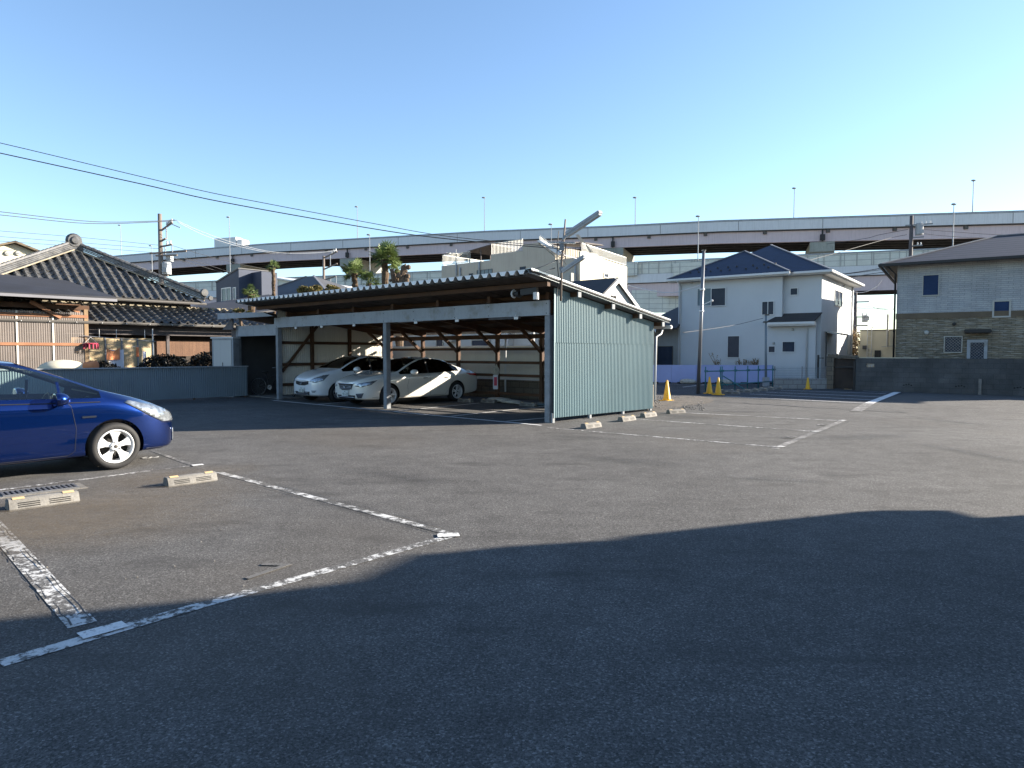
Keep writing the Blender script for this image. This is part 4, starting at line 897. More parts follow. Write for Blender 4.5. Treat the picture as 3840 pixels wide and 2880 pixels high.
# lower viaduct with noise barrier
LO = [A(px, 1323-(15.3-EYE)*F/(upD(px)*.9), upD(px)*.9) for px in (-400, 0, 500, 1000, 1500, 2000, 2500, 3000, 3500, 4200, 4800)]
lv = thing('lower_viaduct', 'lower highway viaduct with panelled pale noise barrier behind the houses', 'elevated highway')
part('noise_barrier', 'barrier', LO, [(0, .12), (.14, .12), (.14, -3.0), (0, -3.0)], lv)
part('barrier_band', 'viaduct', LO, [(-.06, -1.75), (-.005, -1.75), (-.005, -3.02), (-.06, -3.02)], lv)
part('barrier_cap', 'fascia', LO, [(-.07, .20), (.2, .20), (.2, .0), (-.07, .0)], lv)
part('deck', 'viaduct_shade', LO, [(.16, -2.6), (8.6, -2.6), (8.6, -3.1), (.16, -3.1)], lv)
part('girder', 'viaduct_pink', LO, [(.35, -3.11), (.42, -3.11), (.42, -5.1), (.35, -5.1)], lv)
for a in (3.0, 5.5, 8.0): part('girder', 'viaduct_shade', LO, [(a, -3.11), (a+.4, -3.11), (a+.4, -5.1), (a, -5.1)], lv)  # shade below the lower deck put into the inner girders' colour
mb = MB()
for i in range(60):
    px = 300+i*62; D = upD(px)*.9; p = A(px, 1323-(15.3-EYE)*F/D, D); mb.box(p.x-.06, p.x+.06, p.y-.08, p.y+.02, p.z-1.75, p.z+.12)
mb.islands('barrier_post', M['alu'], lv)
# raised bay of the barrier
mb = MB(); 
for (a, b_) in ((2322, 2390), (2525, 2680)):
    D = upD(a)*.9-.6; p = A(a, 988, D); D2 = upD(b_)*.9-.6; q = A(b_, 983, D2); mb.prism([(p.x, p.y, p.z), (q.x, q.y, p.z+.1), (q.x, q.y, p.z-1.9), (p.x, p.y, p.z-1.9)], (.1, .4, 0))
mb.islands('raised_panel', M['barrier'], lv)
# lower piers
mb = MB()
for px in (700, 1350, 2050, 2560, 3600, 4100):
    D = upD(px)*.9+4; p = A(px, 1323, D); mb.box(p.x-1.3, p.x+1.3, p.y-1.2, p.y+1.2, 0, 10.1)
mb.islands('pier', M['viaduct_pier'], lv)
mb = MB(); D = upD(2380)*.9-.5
for px0, px1, y0, y1 in ((2370, 2510, 1089, 1172), (2510, 2545, 1055, 1175)):
    p = A(px0, y0, D); q = A(px1, y1, D); mb.box(p.x, q.x, D-.3, D+.4, q.z, p.z)
mb.build('service_wall', M['barrier'], lv)
# truck and sign on the upper deck, high up
tk = thing('box_truck', 'white box truck driving on the elevated highway at left', 'truck', UP[4]*0 + A(862, 925, upD(862)+3.2), atan2(-.337, .941))
mb = MB(); mb.box(-3.2, 2.6, -1.1, 1.1, -1.2, 1.75); mb.build('cargo_box', M['white_paint'], tk, bevel=.05); mb = MB(); mb.box(2.65, 4.3, -1.05, 1.05, -1.2, 1.2); mb.build('cab', M['white_paint'], tk, bevel=.15)
mb = MB()
for x in (-2.2, 3.3): mb.lathe([(0, -1.1), (.5, -1.1), (.5, 1.1), (0, 1.1)], (x, 0, -1.4), 14, 'y')
mb.islands('wheel', M['rubber'], tk)
# highway lamps: (px, ytop, ybase, on the upper deck?, description)
lamps = [(455,845,955,1,'faint tall lamp pole at the far left of the highway, above the tiled roof'),(571,922,1010,0,'short lamp pole on the lower viaduct beside the utility pole'),(864,815,1035,0,'tall lamp pole rising in front of the white truck'),
 (1341,776,893,1,'tall lamp pole on the highway left of the palms'),(1387,881,985,0,'short pale lamp pole left of the tallest palm'),(1817,742,866,1,'tall lamp pole on the highway above the middle of the carport'),
 (2067,842,925,0,'short lamp pole behind the roof terraces'),(2382,742,843,1,'tall lamp pole on the highway right of the lamp mast'),(2617,812,985,0,'lamp pole rising left of the blue hip roof'),
 (2977,707,816,1,'tall lamp pole on the highway above the blue hip roof'),(3573,767,905,0,'short lamp pole behind the ridge of the stone house'),(3647,678,795,1,'tallest lamp pole at the right end of the highway')]
for px, yt, yb, up, d in lamps:
    D = upD(px)*(1 if up else .9) + (.6 if up else -.4); b0 = A(px, yb+14, D); t0 = A(px, yt, D)
    if not up: b0.z = min(b0.z, 14.6)
    o = thing('highway_lamp', d, 'street lamp', b0, group='lamp poles along the highway'); h = t0.z-b0.z
    mb = MB(); mb.tube([(0, 0, 0), (0, 0, h)], .085, 6, .05); mb.build('pole', M['fascia'], o)
    mb = MB(); mb.sphere((-.15, -.2, h), .24, 8, (1.5, 1, .6)); mb.build('lamp_head', M['alu'], o)

# ================================================================ UTILITY POLES
def upole(px, ytop, D, r, label, arms, trans=None, m_='pole_conc', rz=0):
    p = A(px, 1323, D); H = A(px, ytop, D).z
    o = thing('utility_pole', label, 'utility pole', (p.x, p.y, 0), rz, group='utility poles')
    mb = MB(); mb.tube([(0, 0, 0), (0, 0, H)], r, 10, r*.62); mb.build('pole', M[m_], o, smooth=True)
    for (z, x0, x1, dz, ins) in arms:
        mb = MB(); mb.bar((x0, 0, z), (x1, -.3, z+dz), .09, .09); a = mb.build('crossarm', M['galv' if m_ == 'pole_dark' else 'pole_conc'], o)
        if ins:
            m2 = MB()
            for k in range(ins):
                t = (k+.5)/ins*.5+.5; x = x0+(x1-x0)*t; m2.lathe([(0, 0), (.05, .02), (.07, .1), (.04, .15), (.06, .22), (0, .24)], (x, -.3*t, z+dz*t+.04), 8)
            m2.build('insulator', M['white_paint'], a)
    if trans:
        mb = MB()
        for (x, y, z, rr, h) in trans: mb.lathe([(0, 0), (rr, 0), (rr, h), (rr*.8, h+.08), (0, h+.1)], (x, y, z), 12); mb.box(x-.15, x+.15, y-rr-.06, y-rr, z+.1, z+.4)
        mb.build('transformer', M['fascia'], o)
    return o, H
p1, H1 = upole(611, 802, 44, .19, 'brown utility pole with crossarms and transformer behind the tiled house', [(9.35, 0, .95, .5, 4), (8.7, 0, .5, .15, 0), (8.35, -.1, .9, .12, 2), (7.95, -.7, 1.8, .1, 0), (7.8, -.3, 1.2, 0, 0), (6.5, -.3, .6, 0, 0)], [(.42, -.1, 6.6, .27, .7), (.5, .2, 7.45, .2, .35)])
mb = MB()
for a, b_ in (((.5, -.2, 8.8), (.5, -.2, 9.55)), ((.9, -.3, 7.95), (.9, -.3, 8.4)), ((.3, 0, 7.9), (.3, 0, 8.35)), ((.9, -.3, 9.75), (1.5, -.4, 9.5))): mb.bar(a, b_, .05, .05)
mb.build('brace', M['fascia'], p1)
p2, H2 = upole(1218, 960, 52, .14, 'slim utility pole with ladder-like brackets left of the palms', [(8.75, 0, 1.1, .45, 3), (7.9, 0, 1.1, .4, 0), (7.1, 0, 1.0, .25, 0)], None)
mb = MB()
for a, b_ in (((.55, -.2, 8.1), (.55, -.2, 8.95)), ((1.0, -.3, 6.75), (1.0, -.3, 7.35)), ((.5, 0, 6.7), (.5, 0, 7.2))): mb.bar(a, b_, .05, .05)
mb.build('brace', M['fascia'], p2)
p3, H3 = upole(3405, 809, 58, .22, 'dark utility pole with transformer behind the stone house roof', [(12.3, -.5, 1.6, .1, 3), (11.3, 0, .9, 0, 0), (10.6, -.1, .8, 0, 2)], [(.62, -.1, 11.5, .3, .9)], 'pole_dark')
p4, H4 = upole(3204, 1094, 48, .16, 'dark utility pole in the gap between the two houses', [(5.15, -.1, .8, .0, 0), (4.1, -.2, .8, 0, 2), (3.5, -.3, .7, 0, 0), (3.0, 0, .5, .05, 0)], [(.7, 0, 3.75, .2, .4)], 'pole_dark')
def pole_simple(px, yb, yt, r, label, lean=0, m_='galv', name='steel_pole', xtop=None):
    p = G(px, yb); H = A(px, yt, p.y).z; xt = A(xtop or px, yt, p.y).x - p.x
    o = thing(name, label, 'pole', p); mb = MB(); mb.tube([(0, 0, 0), (xt, 0, H)], r, 12, r*.8); mb.build('pole', M[m_], o, smooth=True); return o, H, xt, p
o, H5, xt5, P5 = pole_simple(2618, 1477, 940, .075, 'tall bare steel pole beside the yellow cones', xtop=2639)
mb = MB(); mb.bar((xt5*.62, 0, H5*.62), (xt5*.62+.33, -.15, H5*.62+.16), .03, .03); mb.sphere((xt5*.62+.36, -.16, H5*.62+.17), .05, 8); mb.lathe([(.09, -.03), (.1, 0), (.09, .03)], (xt5*.73, 0, H5*.73), 12); mb.lathe([(.09, -.03), (.1, 0), (.09, .03)], (xt5*.58, 0, H5*.58), 12); mb.build('bracket', M['white_paint'], o)
mb = MB(); mb.lathe([(.085, 0), (.09, .02), (0, .03)], (xt5, 0, H5), 12); mb.build('cap', M['alu'], o)
o, H6, xt6, P6 = pole_simple(2872, 1450, 1183, .06, 'shorter blue-grey pole at the end of the blue pipe rail', m_='blue_sheet')
mb = MB(); mb.box(-.09, .09, -.06, .06, H6, H6+.06); mb.lathe([(0, 0), (.12, .0), (.1, .07), (0, .1)], (-.10, -.05, H6-.35), 10); mb.build('lamp', M['alu_dark'], o)
mb = MB(); mb.box(-.13, .13, -.13, .13, 0, .45); mb.build('base', M['fascia'], o, bevel=.02)

# ================================================================ CABLES
def cable(pts, r, label, m_='cable', group='overhead cables'):
    P = [Vector(p) for p in pts]; out = []
    for i in range(len(P)-1):
        a, b_ = P[i], P[i+1]; p0 = P[max(0, i-1)]; p3_ = P[min(len(P)-1, i+2)]
        for k in range(6):
            t = k/6; out.append(.5*((2*a)+(b_-p0)*t+(2*p0-5*a+4*b_-p3_)*t*t+(-p0+3*a-3*b_+p3_)*t**3))
    out.append(P[-1]); mb = MB(); mb.tube(out, r, 5)
    return tag(mb.build('overhead_cable', M[m_], smooth=True), label, 'cable', group)
MT = K.W(.36, -.15); tx = MT.x+.08; ty = MT.y
def arc(pl, D0, D1, m_=None):
    x0 = pl[0][0]; x1 = pl[-1][0]; return [A(px, py, D0+(D1-D0)*(px-x0)/(x1-x0)) for px, py in pl]
cable(arc([(-420,445),(0,536),(694,701),(983,760),(1400,838),(1662,884),(1990,917),(2093,926)], 12, ty), .007, 'upper of the two long thin cables sloping from top left to the lamp mast')
cable(arc([(-420,482),(0,574),(521,688),(846,760),(1400,858),(1662,894),(1987,924),(2098,932)], 12.4, ty), .010, 'lower of the two long thick cables sloping from top left to the lamp mast')
for i, (pl, D0, D1) in enumerate([([(-300,760),(0,794),(350,831),(580,829),(655,824)], 30, 43.6), ([(-300,780),(0,806),(330,838),(590,832),(661,826)], 30, 43.6), ([(-300,840),(0,866),(300,890),(611,921)], 32, 44), ([(-300,862),(0,887),(300,910),(611,934)], 32, 44), ([(-300,880),(0,904),(300,925),(611,950)], 32, 44)]):
    cable(arc(pl, D0, D1), .02 if i < 2 else .013, ['top cable running left from the brown utility pole', 'second cable running left from the brown utility pole', 'third cable running left from the brown utility pole', 'fourth cable running left from the brown utility pole', 'lowest cable running left from the brown utility pole'][i])
for i, (pl, D0, D1) in enumerate([([(661,826),(760,870),(900,918),(1040,947),(1180,948),(1262,939)], 43.6, 51.7), ([(664,832),(770,884),(900,925),(1040,951),(1180,951),(1250,943)], 43.6, 51.7), ([(650,922),(760,955),(900,990),(1000,1010)], 43.7, 60), ([(640,965),(760,1000),(900,1040),(985,1048)], 43.7, 52), ([(690,968),(800,1000),(900,1035)], 43.7, 50)]):
    cable(arc(pl, D0, D1), .015, ['upper sagging cable between the two left utility poles', 'lower sagging cable between the two left utility poles', 'cable leaving the brown pole below its crossarm to the right', 'service cable dropping from the brown pole toward the navy house', 'short service cable under the transformer'][i], 'cable_pale' if i < 2 else 'cable')
cable(arc([(2350,1068),(2450,1092),(2520,1098),(2580,1085),(2635,1067)], 34, P5.y), .022, 'pale service cable sagging to the tall steel pole', 'cable_pale')
cable(arc([(2560,1247),(2640,1237),(2760,1218),(2862,1193)], P5.y, P6.y), .010, 'thin cable between the tall steel pole and the shorter pole', 'cable')
cable(arc([(2110,955),(2200,985),(2300,1040),(2350,1068)], ty, 34), .012, 'cable from the lamp mast down past the beige block', 'cable_pale')
cable(arc([(2080,1005),(1950,1040),(1750,1052)], ty, 50), .014, 'cable running left from the lamp mast over the carport roof')
cable(arc([(2090,975),(2000,1010),(1860,1045),(1500,1050)], ty, 60), .014, 'second cable running left from the lamp mast over the carport roof')
for i, (pl, D0, D1) in enumerate([([(3405,860),(3300,880),(3240,895),(3100,915)], 58, 70), ([(3400,880),(3330,895),(3150,945),(3000,985)], 58, 50), ([(3440,858),(3560,868),(3740,880),(3900,880)], 58, 60), ([(3440,874),(3560,886),(3700,892),(3900,885)], 58, 60), ([(3340,997),(3280,1010),(3180,1025),(3085,1035)], 40, 40), ([(3345,1018),(3280,1025),(3160,1045)], 45, 45), ([(3345,1005),(3260,1017),(3150,1030)], 48, 48), ([(3185,1084),(3215,1097),(3255,1092),(3290,1072),(3305,1052)], 46, 42), ([(3180,1160),(3220,1158),(3280,1156),(3350,1160)], 48, 48), ([(3180,1158),(3260,1150),(3300,1160),(3352,1158)], 49, 49)]):
    cable(arc(pl, D0, D1), .02, ['cable running left from the right utility pole above the sky gap', 'long cable running down left from the right utility pole', 'upper cable running right from the pole over the stone house', 'lower cable running right from the pole over the stone house', 'thick dark cable below the stone house eave', 'thin cable below the stone house eave', 'middle cable below the stone house eave', 'pale looped cable in the gap between the houses', 'straight cable on the pole in the gap', 'curved cable on the pole in the gap'][i], 'cable_pale' if i == 7 else 'cable')

# ================================================================ WALLS, FENCES
# dark block wall on the right
HWl = Frame(14.6, 29.0, -39.3)
bw = fthing('block_wall', 'long dark grey concrete block wall in front of the stone house', 'wall', HWl)
hx0, hz1 = HWl.onY(3248, 1364, 0); hx1, hz0 = HWl.onY(3278, 1377, 0); WT = 1.345
mb = MB(); mb.box(0, hx0, 0, .15, 0, WT); mb.box(hx1, 24, 0, .15, 0, WT); mb.box(hx0, hx1, 0, .15, 0, hz0); mb.box(hx0, hx1, 0, .15, hz1, WT); o = mb.build('wall', M['blocks'], bw)
mb = MB(); n_ = 3
for k in range(3):
    x = hx0+(hx1-hx0)*(k+.5)/3; mb.tube([(x-.06, .07, hz0), (x-.035, .07, hz0+.07), (x, .07, hz0+.09), (x+.035, .07, hz0+.07), (x+.06, .07, hz0)], .012, 6); mb.tube([(x-.06, .07, hz1), (x-.03, .07, hz0+.12), (x, .07, hz0+.1)], .010, 6); mb.tube([(x+.06, .07, hz1), (x+.03, .07, hz0+.12), (x, .07, hz0+.1)], .010, 6)
mb.build('ornamental_block', M['white_paint'], bw)  # white in place of the bright light seen through the opening
mb = MB(); mb.box(-.01, 24, -.012, .162, WT+.002, WT+.03); mb.build('cap', M['blocks'], bw)
mb = MB()
for x in (1.95, 3.75, 5.6):
    for k in range(4): mb.sphere((x+k*.09-.14, -.002, .28+.02*((k*7) % 3)), .028, 6, (1.2, .3, 1))
mb.build('drain_hole', M['dark'], bw)
mb = MB(); x, _ = HWl.onY(3675, 1440, -.05); mb.box(x-.05, x+.05, -.06, -.002, 0, .60); mb.build('pilaster', M['concrete'], bw)
# gate post left of it, a cream stand-in for the sunlit strip
gp = fthing('gate_post', 'narrow cream gate post standing in for the sunlit strip beside the block wall', 'gate post', HWl)
mb = MB(); mb.box(-.62, -.30, .6, .9, 0, 1.26); mb.box(-.66, 2.2, .6, .95, 1.26, 1.40); mb.build('post', M['plaster_cream'], gp, bevel=.03)
mb = MB(); mb.box(-.12, -.04, .1, .2, 0, 1.25); mb.box(-.7, -.1, .25, .30, .97, 1.02); mb.build('hinge_post', M['black'], gp)
gw = thing('gate_wall', 'dark weathered gate wall with rounded top between the two block walls', 'gate', (G(3098, 1459).x, G(3098, 1459).y, 0), R(-36))
mb = MB(); mb.box(0, .28, 0, .3, 0, 1.45); mb.sphere((.2, .15, 1.43), .16, 12, (1.3, 1, .7)); mb.bar((.1, .15, 1.46), (1.15, .15, 1.40), .3, .14); mb.sphere((1.15, .15, 1.40), .09, 10, (1.3, 1.6, 1)); mb.build('frame', M['blocks_mid'], gw)
mb = MB(); mb.box(.30, 1.15, .12, .16, .03, 1.36); d_ = mb.build('panel', M['roof_under'], gw); mb = MB(); mb.box(.28, 1.2, .08, .118, .93, .98); mb.box(1.12, 1.2, .05, .115, .0, 1.3); mb.build('bar', M['black'], gw)
# pale low block wall with wire fence
HP = Frame(*G(2903, 1458).xy, -6)
lw_ = fthing('low_block_wall', 'low pale block wall topped with wire mesh in front of the white house', 'wall', HP)
mb = MB(); mb.box(0, 2.25, 0, .12, 0, .47); mb.build('wall', M['blocks_pale'], lw_)
mb = MB()
for x in (.03, 1.2, 2.2): mb.tube([(x, .06, .47), (x, .06, 1.0)], .02, 6)
mb.build('fence_post', M['galv'], lw_); mb = MB(); mb.quad((0, .06, .48), (2.25, .06, .48), (2.25, .06, .98), (0, .06, .98)); mb.build('wire_mesh', wirenet('wire_mesh', (.12, .15, .18)), lw_, fix=False)
pp = thing('garden_post', 'thin dark garden tap post behind the low block wall', 'post', A(3068, 1380, 32.5)*1, 0); pp.location.z = 0
mb = MB(); mb.tube([(0, 0, 0), (0, 0, 1.5)], .05, 8); mb.bar((0, 0, 1.35), (.25, 0, 1.35), .04, .04); mb.tube([(.5, .3, 0), (.5, .3, 2.6)], .03, 6); mb.build('post', M['black'], pp)
# lavender panel wall
HL = Frame(*G(2330, 1438).xy, -4)
lp_ = fthing('panel_wall', 'low lavender-white panel wall at the foot of the white house', 'wall', HL)
mb = MB(); LL = G(2900, 1440); ln_ = (LL-HL.o).length
k = 6
for i in range(k): mb.box(i*ln_/k, (i+1)*ln_/k-.012, 0, .08, .06, .97)
mb.build('panel', M['lavender'], lp_); mb = MB()
for i in range(12): mb.box(i*ln_/12+.3, i*ln_/12+.62, -.01, .1, 0, .09)
mb.build('foot', M['black'], lp_)  # black blocks stand for the shade in the gaps below the panels

# blue pipe rail
B0 = G(2648, 1467); B1 = G(2903, 1454); BR = Frame(B0.x, B0.y, math.degrees(atan2(B1.y-B0.y, B1.x-B0.x))); BL = (B1-B0).length
pr = fthing('pipe_rail', 'teal-blue scaffold pipe barrier beside the far parking bays', 'barrier', BR)
mb = MB(); mb.tube([(.05, 0, .83), (BL+.1, 0, .83)], .024, 8); mb.tube([(.1, .0, .22), (BL+.1, 0, .30)], .024, 8); mb.build('rail', M['teal'], pr, smooth=True)
for f in (0, .47, .53, .0, .62, .78, .9, 1.0):
    pass
for px in (2648, 2704, 2710, 2759, 2806, 2846, 2900):
    d = ray(px, 1400); t = (Vector((0, 0, 0))-BR.o).dot(BR.uy); x, _ = BR.onY(px, 1400, 0)
    mb = MB(); mb.tube([(x, .03, 0), (x, .03, 1.02)], .024, 8); mb.build('upright', M['teal'], pr, smooth=True)
    mb = MB(); mb.box(x-.04, x+.04, -.05, .06, .79, .88); mb.build('clamp', M['teal'], pr)
x, _ = BR.onY(2710, 1400, 0); mb = MB(); mb.tube([(x, -.02, .62), (x+.45, -.9, 0)], .022, 8); mb.tube([(x, .0, .35), (x+.3, -.02, .2)], .02, 8); mb.build('strut', M['teal'], pr, smooth=True)

# ================================================================ SMALL THINGS
def cone(p, h, label, grp='yellow road cones'):
    o = thing('traffic_cone', label, 'traffic cone', p, random.uniform(0, 1), grp)
    mb = MB(); mb.lathe([(0, .03), (.145*h/.7, .03), (.13*h/.7, .06), (.03, h-.02), (.022, h), (0, h)], n=20); mb.build('cone_body', M['orange_cone'], o, smooth=True)
    mb = MB(); r = .19*h/.7; mb.prism([(-r, -r, 0), (r, -r, 0), (r, r, 0), (-r, r, 0)], (0, 0, .03)); mb.build('base', M['orange_cone'], o, bevel=.01); return o
cone(G(2501, 1503), .69, 'yellow road cone nearest the green wall, standing alone'); cone(G(2660, 1476), .66, 'yellow road cone left of the pair beside the steel pole')
cone(G(2693, 1481), .67, 'yellow road cone right of the pair, before the blue rail'); cone(G(3029, 1460), .52, 'small yellow road cone by the low pale block wall')
def stop_mesh(refl=True):
    o = thing('wheel_stop', 'x', 'wheel stop', group='concrete wheel stops')
    mb = MB(); mb.prism([(-.30, -.085, 0), (-.30, .085, 0), (-.30, .06, .10), (-.30, .045, .11), (-.30, -.03, .11), (-.30, -.05, .095)], (.60, 0, 0)); b_ = mb.build('block', M['concrete'], o, bevel=.008)
    mb = MB()
    for z in (.032, .05, .068):
        for x0 in (-.22, .04): y = -.085+.035*z/.095; mb.box(x0, x0+.18, y-.004, y+.012, z-.004, z+.004)
    mb.build('groove', M['black'], b_)
    for x in (-.21, .21):
        m2 = MB(); m2.prism([(x-.05, -.045, .105), (x+.05, -.045, .105), (x+.05, -.02, .119), (x-.05, -.02, .119)], (0, .012, .003)); m2.build('reflector', M['reflector'], o)
    return o
s0 = stop_mesh(); first = [True]
def stop(px, py, deg, label, sc=1, off=(0, 0)):
    p = G(px, py)
    if first[0]: o = s0; o.location = p; o.rotation_euler = (0, 0, R(deg)); first[0] = False; o['label'] = label
    else: o = dup(s0, p, R(deg), label)
    o.scale = (sc, sc, sc); return o
stop(716, 1812, 48, 'tan concrete wheel stop in front of the blue car, near the white line'); stop(163, 1896, 47, 'tan concrete wheel stop below the drain grate at the left edge', 1.05)
stop(2217, 1604, 49, 'wheel stop nearest the camera at the foot of the green wall'); stop(2351, 1578, 49, 'second wheel stop along the green wall'); stop(2432, 1563, 49, 'third wheel stop along the green wall, by its far corner'); stop(2535, 1550, 30, 'isolated wheel stop beyond the green wall near the soil patch', .95)
stop(1833, 1510, -41, 'left of the two wheel stops inside the empty carport bay'); stop(1980, 1523, -41, 'right of the two wheel stops inside the empty carport bay'); stop(1745, 1508, -41, 'wheel stop behind the rear wheel of the white sedan')
ord_ = ['first', 'second', 'third', 'fourth', 'fifth', 'sixth', 'seventh', 'eighth', 'ninth', 'tenth']
for i, (px, py) in enumerate(((2745, 1478), (2788, 1472), (2818, 1470), (2850, 1466), (2875, 1462.5), (2908, 1460), (2930, 1457), (2956, 1454), (2735-10, 1471), (2965, 1451.5))):
    stop(px, py, -8 if i != 8 else 5, ['big wheel stop nearest the blue rail strut', 'wheel stop second from the front beside the blue rail', 'wheel stop third from the front beside the blue rail', 'wheel stop fourth from the front beside the blue rail', 'wheel stop fifth from the front at the foot of the short pole', 'wheel stop just right of the short pole', 'wheel stop in front of the low pale block wall', 'second last wheel stop in the far row', 'half-hidden wheel stop behind the blue rail strut', 'last and farthest wheel stop of the far row'][i], 1.0)
# drain grate
gr = thing('drain_grate', 'galvanised drain grate set in concrete beside the blue car', 'drain grate', G(150, 1841), R(45))
mb = MB(); mb.box(-.44, .44, -.20, .20, 0, .009); mb.build('surround', M['concrete'], gr)
mb = MB()
for i in range(15): x = -.35+i*.05; mb.box(x-.012, x+.012, -.13, .13, .0095, .02)
mb.box(-.37, .37, -.145, -.13, .0095, .022); mb.box(-.37, .37, .13, .145, .0095, .022); mb.build('bars', M['galv'], gr); mb = MB(); mb.box(-.36, .36, -.129, .129, .0092, .0112); mb.build('slot', M['dark'], gr)
# sandbags etc in the carport
def bag(p, L_, w_, h, rz, label, m_='bag', name='sandbag'):
    mb = MB(); n = 14; m2 = 8; random.seed(int(p.x*100)); vs = []
    for i in range(m2+1):
        t = pi*i/m2
        for k in range(n): a = 2*pi*k/n; j = 1+random.uniform(-.08, .08); vs.append((L_/2*cos(t)*(1+.04*sin(5*a))*j, w_/2*sin(t)**.6*cos(a)*j, h/2+h/2*sin(t)**.5*sin(a)*j))
    mb.add(vs, [(i*n+k, i*n+(k+1) % n, (i+1)*n+(k+1) % n, (i+1)*n+k) for i in range(m2) for k in range(n)])
    o = mb.build(name, M[m_], smooth=True); o.location = p; o.rotation_euler = (0, 0, rz); return tag(o, label, 'bag' if name != 'hose_coil' else 'hose', 'bags lying in the carport')
p = K.W(-5.2, 3.9); bag(p, .85, .45, .17, R(-35), 'left plastic sandbag lying on the carport floor'); p = K.W(-4.55, 3.75); bag(p, .8, .42, .13, R(-50), 'middle crumpled sandbag on the carport floor'); p = K.W(-4.1, 3.75); bag(p, .5, .4, .08, R(-20), 'flat white bag right of the sandbags')
bg_ = bag(K.W(-3.45, 3.85), .75, .5, .05, R(-41), 'flat dark green sheet folded on the carport floor', 'green_sheet', 'folded_sheet'); bg_['category'] = 'sheet'
hb_ = thing('hanging_bag', 'grubby white bag and red-lettered card hanging on the brown carport post', 'bag', K.W(-5.66, 4.27, .82)); mb = MB(); mb.sphere((0, 0, .17), .15, 10, (.8, .4, 1.1)); mb.prism([(-.1, -.03, .22), (.13, -.03, .12), (.02, -.03, .42)], (0, .04, 0)); mb.build('sack', M['bag'], hb_)
mb = MB(); mb.box(-.1, .06, -.05, -.04, -.42, .05); mb.build('card', M['cloth_white'], hb_); mb = MB(); mb.box(-.07, .03, -.054, -.051, -.30, -.02); mb.build('card_print', M['cloth_pink'], hb_)
# rubble sacks by the rail
for px, py, L_, lab in ((2580, 1441, .8, 'white rubble sacks lying left before the lavender wall'), (2722, 1442, .6, 'white sack heap behind the blue rail')):
    bag(G(px, py), L_, .5, .28, 0, lab)
bb = bag(G(2610, 1437), 1.0, .7, .42, 0, 'olive tarpaulin heap beside the steel pole', 'tile_edge'); bb['category'] = 'tarpaulin'

# low blue corrugated wall on the left
q0 = G(928, 1489.5); HLw = Frame(q0.x, q0.y, math.degrees(atan2(-.72, -.69)))
lb = fthing('corrugated_wall', 'low blue-grey corrugated wall running behind the blue car', 'wall', HLw)
mb = MB(); corr(mb, (0, 0, 0), (14, 0, 0), lambda t: .06, lambda t: 1.10, .063, .009); mb.build('sheet', M['blue_sheet'], lb, smooth=True, fix=False)
mb = MB(); mb.box(-.03, 14, -.05, .06, 1.10, 1.135); mb.build('cap', M['fascia'], lb); mb = MB()
for i in range(8): mb.box(i*1.8+.02, i*1.8+.08, -.09, -.02, 0, 1.08)
mb.box(0, 14, -.08, -.03, .3, .36); mb.build('frame', M['timber'], lb)

# timber laundry shed at the left edge, ribbed translucent sheets
SH = Frame(*A(325, 1200, 27).xy, 48.7)
ls = fthing('laundry_shed', 'timber shed with ribbed translucent sheets and dark felt roof at the left edge', 'shed', SH)
mb = MB(); mb.prism([(-8, -1.0, 3.62), (.75, -1.0, 3.72), (-.15, 1.9, 4.5), (-8, 1.9, 4.7)], (0, 0, .07)); mb.build('roof', M['roof_navy'], ls)
mb = MB(); mb.box(-8, .75, -1.1, -1.0, 3.60, 3.70); mb.build('roof_edge', M['ridge_metal'], ls)
for x in (-5.3, -3.25, -.02): 
    mb = MB(); mb.box(x-.07, x+.07, -.02, .11, 0, 3.3); mb.build('post', M['timber_pale'], ls)
mb = MB(); mb.box(-8, .1, 0, .1, 3.28, 3.45); mb.box(-8, .1, 1.0, 1.1, 3.35, 3.55); mb.build('beam', M['timber'], ls)
mb = MB(); mb.bar((-1.9, -.2, 3.50), (-.9, -.05, 2.95), .08, .12); mb.bar((-.1, .1, 3.1), (-.6, .1, 3.4), .08, .1); mb.build('knee_brace', M['timber_red'], ls)
for z in (3.02, 1.93, .9):
    mb = MB(); mb.box(-8, .04, -.04, -.014, z-.055, z+.055); mb.build('batten', M['timber_red'], ls)
m, t, p_, N, Lk = newmat('ribbed_sheet'); sp = N.new('ShaderNodeSeparateXYZ'); n = N.new('ShaderNodeTexCoord'); Lk.new(n.outputs['Object'], sp.inputs[0])
wv = N.new('ShaderNodeMath'); wv.operation = 'PINGPONG'; Lk.new(sp.outputs[0], wv.inputs[0]); wv.inputs[1].default_value = .0375
nz = noise(t, coords(t), 1.2, 3)
c = mix(t, ramp(t, nz, [(.3, 0.0), (.7, 1.0)]), (.17, .145, .13), (.22, .185, .165)); 
dv = N.new('ShaderNodeMath'); dv.operation = 'MULTIPLY'; Lk.new(wv.outputs[0], dv.inputs[0]); dv.inputs[1].default_value = 26
Lk.new(c, p_.inputs['Base Color']); p_.inputs['Roughness'].default_value = .4
tr = N.new('ShaderNodeBsdfTransparent'); tr.inputs[0].default_value = (.85, .75, .68, 1); ms = N.new('ShaderNodeMixShader'); Lk.new(ramp(t, dv.outputs[0], [(.1, .30), (.9, .48)]), ms.inputs[0])
Lk.new(p_.outputs[0], ms.inputs[1]); Lk.new(tr.outputs[0], ms.inputs[2]); Lk.new(ms.outputs[0], N['Material Output'].inputs[0]); M['ribbed'] = m
mb = MB(); corr(mb, (-8, .0, 0), (.02, .0, 0), lambda t: .3, lambda t: 3.18, .075, .004); mb.build('ribbed_sheet', M['ribbed'], ls, smooth=True, fix=False)
mb = MB()
for x in (-2.3, -1.15, -4.4): mb.box(x-.03, x+.03, -.03, -.014, .3, 3.17)
